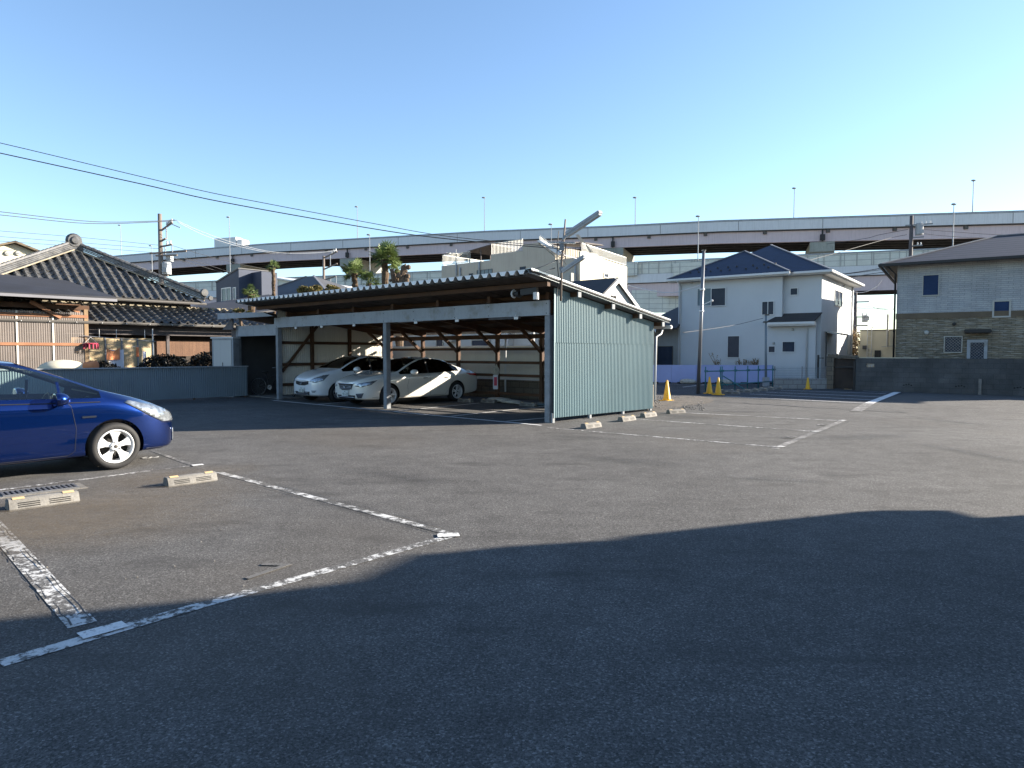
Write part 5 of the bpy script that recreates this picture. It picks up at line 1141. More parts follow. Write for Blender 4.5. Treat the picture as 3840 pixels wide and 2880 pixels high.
mb.build('sheet_seam', M['cream_sheet'], ls)
mb = MB(); mb.box(-8, .1, 2.6, 2.7, 0, 3.4); mb.build('back_wall', M['roof_under'], ls)
mb = MB(); mb.box(-3.2, -3.02, -.05, -.025, 2.12, 2.36); mb.build('label_plate', M['fascia'], ls)
dm = thing('storage_cover', 'pale yellow domed cover behind the low corrugated wall', 'cover', (A(236, 1378, 23).x, 23, 0)); 
mb = MB(); mb.sphere((0, 0, 1.05), .72, 18, (1.0, 1.0, .44)); mb.lathe([(.68, 0), (.72, 1.05), (.0, 1.06)], n=18); mb.build('shell', M['plaster_cream'], dm, smooth=True)
tp = thing('terracotta_pot', 'orange-brown pot lying behind the low wall', 'pot', A(340, 1372, 22.5)); mb = MB(); mb.lathe([(0, -.2), (.12, -.2), (.17, .18), (.14, .2), (0, .2)], (0, 0, 0), 12, 'x'); mb.build('pot_body', M['cloth_orange'], tp, smooth=True)

# laundry
def lpt(px, py, v=-1.6): x, z = HT.onY(px, py, v); return x, z
rd = fthing('drying_rail', 'long metal drying pole with hangers under the tiled eave', 'drying rack', HT)
x0, z0 = lpt(310, 1259); x1, z1 = lpt(582, 1281); mb = MB(); mb.tube([(x0, -1.6, z0), (x1, -1.6, z1)], .018, 6); mb.build('rail', M['galv'], rd)
mb = MB()
for px in (373, 437, 543): 
    x, z = lpt(px, 1268); mb.tube([(x, -1.6, z), (x, -1.6, z+.35)], .01, 5)
x, z = lpt(574, 1260); mb.tube([(x, -1.55, 0), (x, -1.55, z+.3)], .02, 6); mb.build('bracket', M['white_paint'], rd)
mb = MB()
for px, py, w_ in ((430, 1292, .36), (530, 1300, .36), (330, 1290, .22)):
    x, z = lpt(px, py); mb.bar((x-w_, -1.6, z), (x+w_, -1.6, z-.03), .02, .02); mb.bar((x-.02, -1.6, z), (x, -1.6, z+.24), .012, .012); mb.bar((x-w_, -1.6, z), (x, -1.6, z+.1), .01, .01); mb.bar((x+w_, -1.6, z), (x, -1.6, z+.1), .01, .01)
mb.build('hanger', M['galv'], rd)
def cloth(name, label, px0, py0, px1, py1, m_, v=-1.6, sag=.03, cat='towel'):
    xa, za = lpt(px0, py0, v); xb, zb = lpt(px1, py1, v); mb = MB(); nx, nz_ = 14, 10; vs = []
    for i in range(nx+1):
        for k in range(nz_+1): u = i/nx; w_ = k/nz_; vs.append((xa+(xb-xa)*u, v+.03*sin(u*11+w_*2)*(.3+w_), za+(zb-za)*w_-sag*sin(pi*u)*(1-w_)))
    mb.add(vs, [(i*(nz_+1)+k, (i+1)*(nz_+1)+k, (i+1)*(nz_+1)+k+1, i*(nz_+1)+k+1) for i in range(nx) for k in range(nz_)])
    o = mb.build(name, M[m_], smooth=True, fix=False); o.location = HT.o; o.rotation_euler = (0, 0, HT.a); return tag(o, label, cat)
cloth('towel', 'orange towel hanging on the drying pole', 400, 1304, 450, 1349, 'cloth_orange', -1.66, .12); cloth('towel', 'long white towel hanging behind the orange towel', 408, 1310, 466, 1420, 'cloth_white', -1.58)
cloth('cloth', 'thin white cloth hanging at the right of the drying pole', 536, 1318, 550, 1420, 'cloth_white', -1.62, 0, 'cloth'); cloth('cloth', 'small orange cloth hanging between the towels', 510, 1302, 521, 1338, 'cloth_orange', -1.62, 0, 'cloth')
pk_ = fthing('peg_hanger', 'round pink peg hanger at the left of the drying pole', 'peg hanger', HT); x, z = lpt(341, 1292); mb = MB(); mb.lathe([(.24, 0), (.27, .03), (.24, .06)], (x, -1.6, z), 16); 
for k in range(12): a = k*pi/6; mb.box(x+.25*cos(a)-.02, x+.25*cos(a)+.02, -1.6+.25*sin(a)-.02, -1.6+.25*sin(a)+.02, z-.17, z+.01)
mb.build('pegs', M['cloth_pink'], pk_); mb = MB(); mb.bar((x-.24, -1.6, z+.03), (x, -1.6, z+.3), .01, .01); mb.bar((x+.24, -1.6, z+.03), (x, -1.6, z+.3), .01, .01); mb.build('hook', M['white_paint'], pk_)

# white locker by the lean-to
LK = Frame(*A(797, 1376, 24.9).xy, -14)
lk = fthing('storage_locker', 'tall white metal locker between tiled house and lean-to', 'locker', LK)
mb = MB(); mb.box(0, .88, 0, .35, 0, 2.12); mb.build('cabinet', M['fascia'], lk); mb = MB(); mb.box(-.03, .91, -.05, .38, 2.12, 2.17); mb.build('top', M['white_paint'], lk)
mb = MB(); mb.box(.07, .81, -.02, -.002, .1, 2.06); d_ = mb.build('door', M['plaster_white'], lk); mb = MB(); mb.box(.44, .46, -.035, -.021, 1.12, 1.25); mb.build('handle', M['black'], d_)

# bicycles and clutter in the lean-to
def bicycle(loc, rz, label, col):
    o = thing('bicycle', label, 'bicycle', loc, rz, 'bicycles in the lean-to')
    for x in (-.52, .52):
        mb = MB(); n = 28; mb.tube([(x+.32*cos(2*pi*k/n), 0, .33+.32*sin(2*pi*k/n)) for k in range(n+1)], .018, 6); wl = mb.build('wheel', M['rubber'], o, smooth=True)
        m2 = MB()
        for k in range(14): a = pi*k/7; m2.bar((x, 0, .33), (x+.31*cos(a), 0, .33+.31*sin(a)), .004, .004)
        m2.tube([(x+.3*cos(2*pi*k/n), 0, .33+.3*sin(2*pi*k/n)) for k in range(n+1)], .008, 5); m2.build('spokes', M['galv'], wl)
    mb = MB(); 
    for a, b_ in (((-.52, 0, .33), (-.08, 0, .30)), ((-.08, 0, .30), (.36, 0, .75)), ((-.08, 0, .30), (-.22, 0, .82)), ((-.52, 0, .33), (-.2, 0, .72)), ((.52, 0, .33), (.34, 0, .98)), ((-.17, 0, .62), (.38, 0, .85))): mb.tube([a, b_], .016, 6)
    mb.build('frame', M[col], o, smooth=True); mb = MB(); mb.sphere((-.25, 0, .86), .12, 10, (1.1, .7, .35)); mb.build('saddle', M['black'], o, smooth=True)
    mb = MB(); mb.tube([(.18, -.25, 1.02), (.34, -.12, 1.04), (.36, 0, 1.0), (.34, .12, 1.04), (.18, .25, 1.02)], .013, 6); mb.build('handlebar', M['galv'], o, smooth=True)
    mb = MB(); mb.lathe([(.13, 0), (.16, .22), (.165, .22), (.14, 0)], (.58, 0, .78), 10); mb.build('basket', M['alu_dark'], o); mb = MB(); mb.tube([(x_, .09, z_) for x_, z_ in ((-.08, .30), (-.1, .18))], .01, 5); mb.lathe([(0, -.01), (.09, -.01), (.09, .01), (0, .01)], (-.08, 0, .3), 12, 'y'); mb.build('pedal_crank', M['galv'], o)
bicycle(K.W(-13.7, .75, .03), R(-10), 'black bicycle leaning nearest the opening of the lean-to', 'black'); bicycle(K.W(-12.75, .95, .03), R(-60), 'second bicycle half hidden behind the carport post', 'alu_dark')
def clut(name, label, x, y, z, sx, sy, sz, m_, cat):
    o = thing(name, label, cat, K.W(x, y, z), K.a, 'clutter in the lean-to'); mb = MB(); mb.box(-sx/2, sx/2, -sy/2, sy/2, 0, sz); b_ = mb.build('body', M[m_], o, bevel=.015)
    mb = MB(); mb.box(-sx/2-.01, sx/2+.01, -sy/2-.01, sy/2+.01, sz, sz+.03); mb.build('lid', M[m_], o); return o
clut('storage_box', 'white plastic box on the lean-to floor behind the bicycles', -12.55, 1.7, .03, .5, .4, .62, 'plaster_white', 'box')
for i, (x, z) in enumerate(((-14.3, .03), (-14.3, .36), (-14.0, .03), (-14.28, .70))): clut('crate', ['lower left crate stacked in the lean-to', 'middle crate stacked in the lean-to', 'crate right of the stack in the lean-to', 'top crate stacked in the lean-to'][i], x, 2.0, z, .28, .4, .28, 'roof_grey', 'crate')
sh_ = thing('shelf', 'dark shelf of odds and ends at the back of the lean-to', 'shelf', K.W(-13.5, 3.2), K.a); mb = MB()
for z in (.5, 1.0, 1.5, 2.0): mb.box(-1.2, 1.2, -.2, .2, z, z+.03)
mb.build('boards', M['timber'], sh_); mb = MB(); random.seed(4)
for z in (.53, 1.03, 1.53):
    for k in range(8): x = -1.1+k*.28; h = random.uniform(.1, .4); mb.box(x, x+random.uniform(.1, .25), -.15, .1, z+.001, z+h)
mb.build('odds_and_ends', M['roof_grey'], sh_)

# small white block building in the gap and its ladder
HQ = Frame(*A(3224, 1345, 42).xy, -36)
sb = fthing('flat_roofed_hut', 'small pale flat-roofed hut with wall ladder in the gap between the houses', 'hut', HQ)
z_ = A(3224, 1240, 42).z
mb = MB(); mb.box(0, 3.4, 0, 5, 0, z_); mb.box(-.35, 0, 1.5, 5, 0, z_-.9); mb.build('wall', M['plaster_cream'], sb); mb = MB(); mb.box(-.04, 3.45, -.05, 5, z_, z_+.05); mb.build('roof_edge', M['roof_grey'], sb)
xl, _ = HQ.onY(3252, 1300, -.1); xr, _ = HQ.onY(3268, 1300, -.1); mb = MB()
for x in (xl, xr): mb.tube([(x, -.12, 1.0), (x, -.12, z_+.6)], .02, 5)
for k in range(9): mb.tube([(xl, -.12, 1.1+.25*k), (xr, -.12, 1.1+.25*k)], .012, 5)
mb.build('ladder', M['white_paint'], sb)
x, _ = HQ.onY(3289, 1300, -.05); mb = MB(); mb.box(x-.13, x+.2, -.06, -.001, 0, 1.75); mb.build('dark_door', M['black'], sb); mb = MB(); x, z = HQ.onY(3241, 1303, -.1); mb.box(x-.1, x+.12, -.14, -.001, z-.1, z+.12); mb.build('meter_box', M['roof_grey'], sb)
x, _ = HQ.onY(3328, 1250, -.2); mb = MB(); mb.tube([(x, -.2, z_-1), (x, -.2, z_+.95)], .06, 8); mb.bar((x-.3, -.2, z_-1), (x+.3, -.2, z_-.95), .05, .05); mb.tube([(x-.9, -.1, z_), (x-.7, -.1, z_+.45), (x-.45, -.1, z_+.5)], .015, 5); mb.build('mast', M['alu'], sb)

# ================================================================ VEGETATION
def leafcloud(mb, c, rad, n, size, flat=.0, rnd=random):
    for i in range(n):
        while True:
            u = Vector((rnd.uniform(-1, 1), rnd.uniform(-1, 1), rnd.uniform(-1, 1)))
            if u.length < 1: break
        if u.length < .5 and rnd.random() < .6: u *= 1.6
        p = Vector(c) + Vector((u.x*rad[0], u.y*rad[1], u.z*rad[2]))
        a = Vector((rnd.gauss(0, 1), rnd.gauss(0, 1), rnd.gauss(0, 1)*(1-flat))).normalized(); b_ = a.cross(Vector((rnd.gauss(0, 1), rnd.gauss(0, 1), rnd.gauss(0, 1)))).normalized(); s = size*rnd.uniform(.6, 1.4)
        mb.quad(p-a*s, p-b_*s*.45, p+a*s, p+b_*s*.45)
def palm(px, ybase, ytop, D, label, crown=1.0, r=.16, nleaf=30, droop=.5, seed=1, lean=0):
    rnd = random.Random(seed); p = A(px, 1323, D); zt = A(px, ytop, D).z; o = thing('palm_tree', label, 'palm tree', (p.x, p.y, 0), group='fan palms behind the carport')
    hh = zt-.92*crown; mb = MB(); n = 26; pts = []; rr = []
    for i in range(n+1): t = i/n; pts.append((lean*t+.02*sin(i*1.7), .02*cos(i*2.1), hh*t)); rr.append(r*(1.0+.16*((i*7) % 3-1)*.8)*(1.25 if t > .8 else 1))
    mb.tube(pts, rr, 9); random.seed(seed)
    for i in range(220):
        t = rnd.uniform(.35, 1); a = rnd.uniform(0, 2*pi); z = hh*t; R_ = r*1.12; q = Vector((lean*t+R_*cos(a), R_*sin(a), z)); mb.quad(q, q+Vector((-.05*sin(a), .05*cos(a), .02)), q+Vector((.06*cos(a), .06*sin(a), rnd.choice((-.12, .14)))))
    mb.build('trunk', M['palm_trunk'], o)
    mb = MB()
    for i in range(nleaf):
        a = rnd.uniform(0, 2*pi); el = rnd.uniform(-.5, 1.5) ; pl = rnd.uniform(.35, .6)*crown; dr = Vector((cos(a)*cos(el), sin(a)*cos(el), sin(el)))
        b0 = Vector((lean, 0, hh)); e = b0+dr*pl; mb.tube([b0, e], .012*crown, 4)
        sd_ = dr.cross(Vector((0, 0, 1))); sd_ = sd_.normalized() if sd_.length > .1 else Vector((1, 0, 0)); upv = sd_.cross(dr); fl = rnd.uniform(.42, .62)*crown; nb_ = 12; tw = rnd.uniform(-.5, .5)
        for k in range(nb_):
            th = (k/(nb_-1)-.5)*2*1.75; d2 = (dr*cos(th)+(sd_*cos(tw)+upv*sin(tw))*sin(th)).normalized(); L_ = fl*(1-.18*abs(th)/1.75)*rnd.uniform(.85, 1.05)
            wv_ = d2.cross(upv).normalized()*.038*crown; m1 = e+d2*L_*.55; tip = e+d2*L_-Vector((0, 0, droop*.16*crown*rnd.uniform(.3, 1.4)))
            mb.quad(e, m1-wv_, tip, m1+wv_)
    mb.build('crown', M['palm_leaf'], o, fix=False); return o
palm(1446, 1090, 905, 30, 'tallest bushy fan palm directly above the carport roof', .86, .12, 44, .5, 3)
palm(1333, 1090, 968, 31, 'fan palm just left of the tallest palm', .74, .10, 34, .6, 5); palm(1385, 1090, 1010, 30.5, 'shorter drooping fan palm between the two big palms', .66, .08, 24, .9, 8)
palm(1030, 1120, 972, 38, 'thin solitary palm on a long slender trunk', .5, .075, 18, .5, 11); palm(947, 1150, 1063, 33, 'short palm beside the navy house', .56, .13, 22, .7, 13)
palm(1492, 1090, 975, 31, 'ragged palm crown behind the right side of the tallest palm', .48, .10, 18, .9, 21)
# pruned knobbly tree
p = A(1500, 1323, 29); pt = thing('pruned_tree', 'bare knobbly pruned tree right of the tallest palm', 'tree', (p.x, p.y, 0)); mb = MB(); random.seed(12)
def Z(py, D=29): return A(0, py, D).z
mb.tube([(0, 0, 0), (.05, 0, Z(1090)), (.1, 0, Z(1050)), (.2, 0, Z(1000)), (.28, 0, Z(1000))], .13, 8); mb.tube([(.03, 0, Z(1090)), (-.25, .05, Z(1055)), (-.32, 0, Z(1008))], .09, 7); mb.tube([(.06, 0, Z(1078)), (.25, 0, Z(1055)), (.3, 0, Z(1035))], .09, 7)
for i in range(34): mb.sphere((random.choice((-.32, .2, .3, .05, .28))+random.uniform(-.1, .1), random.uniform(-.1, .1), random.uniform(Z(1088), Z(1000))), random.uniform(.05, .13), 6)
mb.build('trunk', M['bark'], pt)
def topiary(px0, py0, px1, py1, D, label, n=9, seed=1, dens=260):
    rnd = random.Random(seed); a = A(px0, py1, D); b_ = A(px1, py0, D); cx = (a.x+b_.x)/2; w_ = (b_.x-a.x)/2; h = (b_.z-a.z); o = thing('topiary_pine', label, 'pine tree', (cx, D, 0), group='clipped garden pines')
    mb = MB(); mb.tube([(0, 0, 0), (.1, 0, a.z*.7), (-.05, 0, a.z+h*.2), (.1, 0, a.z+h*.8)], .09, 7, .04); cl = MB()
    for i in range(n):
        x = rnd.uniform(-.75, .75)*w_; z = a.z+h*(.25+.6*rnd.random()*(1-abs(x)/w_*.6)); y = rnd.uniform(-.5, .5); rx = w_*rnd.uniform(.25, .4); mb.tube([(0, 0, a.z+h*.1), (x*.6, y*.6, z-.1), (x, y, z-.04)], .03, 5, .015)
        leafcloud(cl, (x, y, z), (rx, rx*.8, h*.17), dens, .055, .2, rnd)
    mb.build('trunk', M['bark'], o); cl.build('crown', M['pine_leaf'], o, fix=False)
topiary(1115, 1060, 1217, 1112, 27, 'rounded olive clipped pine just above the carport roof edge', 12, 2); topiary(1208, 1062, 1286, 1098, 28, 'cloud-clipped small pine right of the olive one', 8, 7, 150); topiary(872, 1152, 930, 1178, 27, 'low clipped pine beside the lean-to roof', 7, 9, 180)
# dry brush in the gap, hedges coloured black for shade behind the low wall
p = A(3196, 1323, 46); o = thing('dry_shrub', 'tangled dry brown shrub in the gap between the houses', 'shrub', (p.x, 46, 0)); mb = MB(); rnd = random.Random(6)
leafcloud(mb, (-.1, 0, 1.5), (1.0, .8, 1.75), 2600, .09, 0, rnd); mb.build('foliage', M['brown_leaf'], o, fix=False); mb = MB()
for k in range(26): a = rnd.uniform(0, 2*pi); mb.tube([(0, 0, 0), (.4*cos(a), .4*sin(a), 1.2), (rnd.uniform(-.9, .9), .6*sin(a), rnd.uniform(2, 3.2))], .02, 4)
mb.build('branches', M['bark'], o)
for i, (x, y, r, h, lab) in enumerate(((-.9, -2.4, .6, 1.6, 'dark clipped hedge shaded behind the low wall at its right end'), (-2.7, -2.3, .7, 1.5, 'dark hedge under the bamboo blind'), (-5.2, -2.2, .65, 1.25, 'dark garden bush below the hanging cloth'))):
    q = HT.W(x, y); o = thing('garden_hedge', lab, 'hedge', q, group='dark hedges behind the low wall'); mb = MB(); rnd = random.Random(30+i); leafcloud(mb, (0, 0, h*.52), (r*1.7, r, h*.52), 5200, .06, 0, rnd); mb.build('foliage', M['shaded_leaf'], o, fix=False); mb = MB(); mb.tube([(0, 0, 0), (0, 0, h*.6)], .05, 6); mb.build('stem', M['bark'], o)
# weeds along the white house
for i, (px, py) in enumerate(((2690, 1368), (2780, 1369), (2812, 1369), (2840, 1368))):
    p = A(px, py, 37.5); o = thing('dry_weed', ['dry weed stalk leaning left of the frosted window', 'low dry weeds under the white house wall', 'thin dry weeds in the middle of the white wall', 'dry weeds near the short pole'][i], 'weed', (p.x, p.y, 0), group='dry weeds before the white house'); mb = MB(); rnd = random.Random(50+i)
    for k in range(9): x = rnd.uniform(-.3, .3); h = .9+rnd.uniform(.1, .75 if i == 0 else .4); mb.tube([(0, 0, 0), (x*.5, 0, h*.6), (x+(-.2 if i == 0 else 0), 0, h)], .012, 4); leafcloud(mb, (x, 0, h*.95), (.07, .05, .12), 10, .04, 0, rnd)
    mb.build('stalks', M['brown_leaf'], o)
# ================================================================ CARS
def carpaint(name, col, metal=.35, flake=.0):
    m, t, p, N, Lk = newmat(name); v = coords(t); a = noise(t, v, 900, 1)
    Lk.new(mix(t, .25, col, mix(t, 1.0, col, ramp(t, a, [(.3, .6), (.7, 1.5)]), 'MULTIPLY')), p.inputs['Base Color'])
    p.inputs['Metallic'].default_value = metal; p.inputs['Roughness'].default_value = .24; p.inputs['Coat Weight'].default_value = 1.0; p.inputs['Coat Roughness'].default_value = .03; return m
M['paint_blue'] = carpaint('blue_car_paint', (.001, .022, .145), .88); M['paint_pearl'] = carpaint('pearl_car_paint', (.68, .66, .60), .1); M['paint_white'] = carpaint('white_car_paint', (.70, .71, .71), .05)
M['glass_clear'] = glassmat('car_glass', (.78, .86, .83)); M['glass_dark'] = glassmat('tinted_car_glass', (.10, .11, .11), .09)
M['chrome'] = mat('chrome', (.75, .76, .78), .12, metal=1.0, var=.05); M['rim'] = mat('alloy_rim', (.92, .93, .94), .35, metal=.3, var=.06); M['lens'] = mat('headlamp_lens', (.42, .46, .50), .08, metal=.6, var=.5, s1=14, coat=1.0); M['lens_dark'] = mat('dark_lens', (.10, .11, .13), .06, metal=.3, var=.3, coat=1.0)
M['red_lens'] = mat('red_tail_lens', (.55, .015, .02), .1, var=.2, coat=1.0); M['seat'] = mat('beige_seat', (.30, .28, .23), .9); M['plate'] = mat('licence_plate', (.70, .72, .70), .5, var=.04); M['plate_green'] = mat('plate_green', (.02, .10, .05), .5)
def build_shell(st, mats, gl, name, root, wheels, wr_arch, halfw):
    """st: stations nose->tail (x negative backwards) each (x,w,zb,zm,zsh,wb,zbelt,wr,zr,zc); gl: dict of glass face ranges"""
    rows = []
    for (x, w_, zb, zsh, wb, zbl, wr, zr_, zc) in st:
        h = zsh-zb
        rows.append([(x, 0, zb), (x, w_*.80, zb), (x, w_-.025, zb+.05*1), (x, w_, zb+h*.45), (x, w_-.004, zsh-.02), (x, (w_+wb)/2+.01, (zsh+zbl)/2+.01), (x, wb, zbl), (x, wr, zr_), (x, wr-.055, zr_+.03), (x, (wr-.05)*.55, zr_+.03+(zc-zr_-.03)*.75), (x, 0, zc)])
    nr = 11; ns = len(rows); vs = []; idx = {}
    for i, r in enumerate(rows):
        for k, p in enumerate(r):
            idx[(i, k, 1)] = len(vs); vs.append(p)
            if k in (0, nr-1): idx[(i, k, -1)] = idx[(i, k, 1)]
            else: idx[(i, k, -1)] = len(vs); vs.append((p[0], -p[1], p[2]))
    fs = []; mi = []
    for i in range(ns-1):
        for k in range(nr-1):
            mt = 0
            for nm, (i0, i1, k0, k1, mm) in gl.items():
                if i0 <= i < i1 and k0 <= k < k1: mt = mm
            for s in (1, -1):
                f = [idx[(i, k, s)], idx[(i+1, k, s)], idx[(i+1, k+1, s)], idx[(i, k+1, s)]]
                if s == -1: f = f[::-1]
                fs.append(f); mi.append(mt)
    for i in (0, ns-1):
        for k in range(nr-1):
            f = []
            for q in (idx[(i, k, 1)], idx[(i, k+1, 1)], idx[(i, k+1, -1)], idx[(i, k, -1)]):
                if q not in f: f.append(q)
            fs.append(f if i == 0 else f[::-1]); mi.append(0)
    me = bpy.data.meshes.new(name); me.from_pydata(vs, [], fs)
    for k in mats: me.materials.append(k)
    for q, p in enumerate(me.polygons): p.material_index = mi[q]; p.use_smooth = True
    bm = bmesh.new(); bm.from_mesh(me); bmesh.ops.recalc_face_normals(bm, faces=bm.faces)
    cr = bm.edges.layers.float.get('crease_edge') or bm.edges.layers.float.new('crease_edge')
    for e in bm.edges:
        ms_ = {f.material_index for f in e.link_faces}
        if len(ms_) > 1: e[cr] = 1.0
        if len(e.link_faces) == 2:
            zs = [v.co.z for v in e.verts]
    inv = {}
    for (i, k, s), q in idx.items(): inv.setdefault(q, []).append((i, k))
    for e in bm.edges:
        a, b_ = inv[e.verts[0].index][0], inv[e.verts[1].index][0]
        if a[1] == b_[1] == 4: e[cr] = .45
        if a[1] == b_[1] == 2: e[cr] = .35
        if a[1] == b_[1] == 6: e[cr] = max(e[cr], .35)
    vc = bm.verts.layers.float.get('crease_vert') or bm.verts.layers.float.new('crease_vert')
    corners = {(i, k) for (i0, i1, k0, k1, mm) in gl.values() for i in (i0, i1) for k in (k0, k1) if k < 10}
    for v in bm.verts:
        if any(q in corners for q in inv[v.index]): v[vc] = 1.0
    bm.to_mesh(me); bm.free()
    o = bpy.data.objects.new(name, me); COL.objects.link(o)
    s_ = o.modifiers.new('s', 'SUBSURF'); s_.levels = 3; s_.render_levels = 3
    # wheel wells
    cut = MB()
    for (wx, wz, rr) in wheels:
        for sy in (1, -1): cut.lathe([(rr, -.5 if sy < 0 else .5), (rr, (-1 if sy < 0 else 1)*1.3)][::1], (wx, 0, wz), 48, 'y')
    co = cut.build('cutter', [M['black']]); 
    b = o.modifiers.new('b', 'BOOLEAN'); b.operation = 'DIFFERENCE'; b.object = co; b.solver = 'EXACT'; b.material_mode = 'TRANSFER'
    dg = bpy.context.evaluated_depsgraph_get(); me2 = bpy.data.meshes.new_from_object(o.evaluated_get(dg)); names = [m_.name if m_ else '' for m_ in me2.materials]
    bpy.data.objects.remove(co); bpy.data.objects.remove(o)
    # split by material
    bm = bmesh.new(); bm.from_mesh(me2); bm.normal_update()
    bvh = BVHTree.FromBMesh(bm)
    return bm, bvh, names
def split_parts(bm, names, root, spec, src_mats):
    """spec: list of (material index list, part name, material)"""
    for ids, nm, m_ in spec:
        b2 = bm.copy(); dele = [f for f in b2.faces if f.material_index not in ids]
        if len(dele) == len(b2.faces): b2.free(); continue
        bmesh.ops.delete(b2, geom=dele, context='FACES')
        if nm.endswith('window'):
            # one object per connected pane
            comps = []; seen = set()
            for f in b2.faces:
                if f in seen: continue
                st_ = [f]; seen.add(f); c = []
                while st_:
                    g_ = st_.pop(); c.append(g_.index)
                    for e in g_.edges:
                        for h in e.link_faces:
                            if h not in seen: seen.add(h); st_.append(h)
                comps.append(set(c))
            for c in comps:
                b3 = b2.copy(); b3.faces.ensure_lookup_table(); bmesh.ops.delete(b3, geom=[f for f in b3.faces if f.index not in c], context='FACES'); emit(b3, nm, m_, root, ids)
            b2.free()
        else: emit(b2, nm, m_, root, ids)
def emit(b, nm, m_, root, ids):
    me = bpy.data.meshes.new(nm)
    ms_ = m_ if isinstance(m_, list) else [m_]
    for f in b.faces: f.material_index = ids.index(f.material_index) if isinstance(m_, list) else 0; f.smooth = True
    b.to_mesh(me); b.free()
    for k in ms_: me.materials.append(k)
    o = bpy.data.objects.new(nm, me); COL.objects.link(o); o.parent = root; return o
def patch(bvh, ang, poly, name, m_, root, off=.006, res=.035, lift=0, cx=0.0):
    """project polygon (s,z) seen from horizontal direction ang (deg; 0 = from front +x, 90 = from left +y) onto the shell"""
    a = R(ang); d = Vector((cos(a), sin(a), 0)); sx = Vector((-sin(a), cos(a), 0)); pts = []
    n = len(poly)
    for i in range(n):
        p = Vector(poly[i]); q = Vector(poly[(i+1) % n]); k = max(1, int((q-p).length/res))
        for j in range(k): pts.append(p.lerp(q, j/k))
    m = len(pts); xs = [p.x for p in pts]; zs = [p.y for p in pts]; grid = []
    x = min(xs)+res/2
    def inside(px, pz):
        c = False; j = m-1
        for i in range(m):
            if (pts[i].y > pz) != (pts[j].y > pz) and px < (pts[j].x-pts[i].x)*(pz-pts[i].y)/(pts[j].y-pts[i].y)+pts[i].x: c = not c
            j = i
        return c
    while x < max(xs):
        z = min(zs)+res/2
        while z < max(zs):
            if inside(x, z) and min((Vector((x, z))-p).length for p in pts) > res*.4: grid.append(Vector((x, z)))
            z += res
        x += res
    v2, e2, f2, *_ = delaunay_2d_cdt(pts+grid, [(i, (i+1) % m) for i in range(m)], [list(range(m))], 1, 1e-5)
    vs = []; ok = True
    for p in v2:
        o = sx*p.x + Vector((0, 0, p.y)) + d*6 + Vector((cx, 0, 0))
        h = bvh.ray_cast(o + CARC, -d)
        vs.append((h[0] + h[1]*(off if h[1].dot(d) > 0 else -off)) if h[0] else None)
    fs = [f for f in f2 if all(vs[i] is not None for i in f)]
    vs = [v if v is not None else Vector() for v in vs]
    mb = MB(); mb.add(vs, fs); ob = mb.build(name, m_, root, smooth=True, fix=False)
    sm = ob.modifiers.new('t', 'SOLIDIFY'); sm.thickness = off*1.6; sm.offset = 0
    return ob
CARC = Vector((0, 0, 0))
def seam(bvh, polylines, name, m_, root, side, r=.004):
    mb = MB()
    for pl in polylines:
        out = []
        for i in range(len(pl)-1):
            p = Vector(pl[i]); q = Vector(pl[i+1]); k = max(2, int((q-p).length/.05))
            for j in range(k+(1 if i == len(pl)-2 else 0)):
                t = p.lerp(q, j/k); h = bvh.ray_cast(Vector((t.x, side*3, t.y)), Vector((0, -side, 0)))
                if h[0]: out.append(h[0])
        if len(out) > 1: mb.tube(out, r, 4)
    return mb.build(name, m_, root)
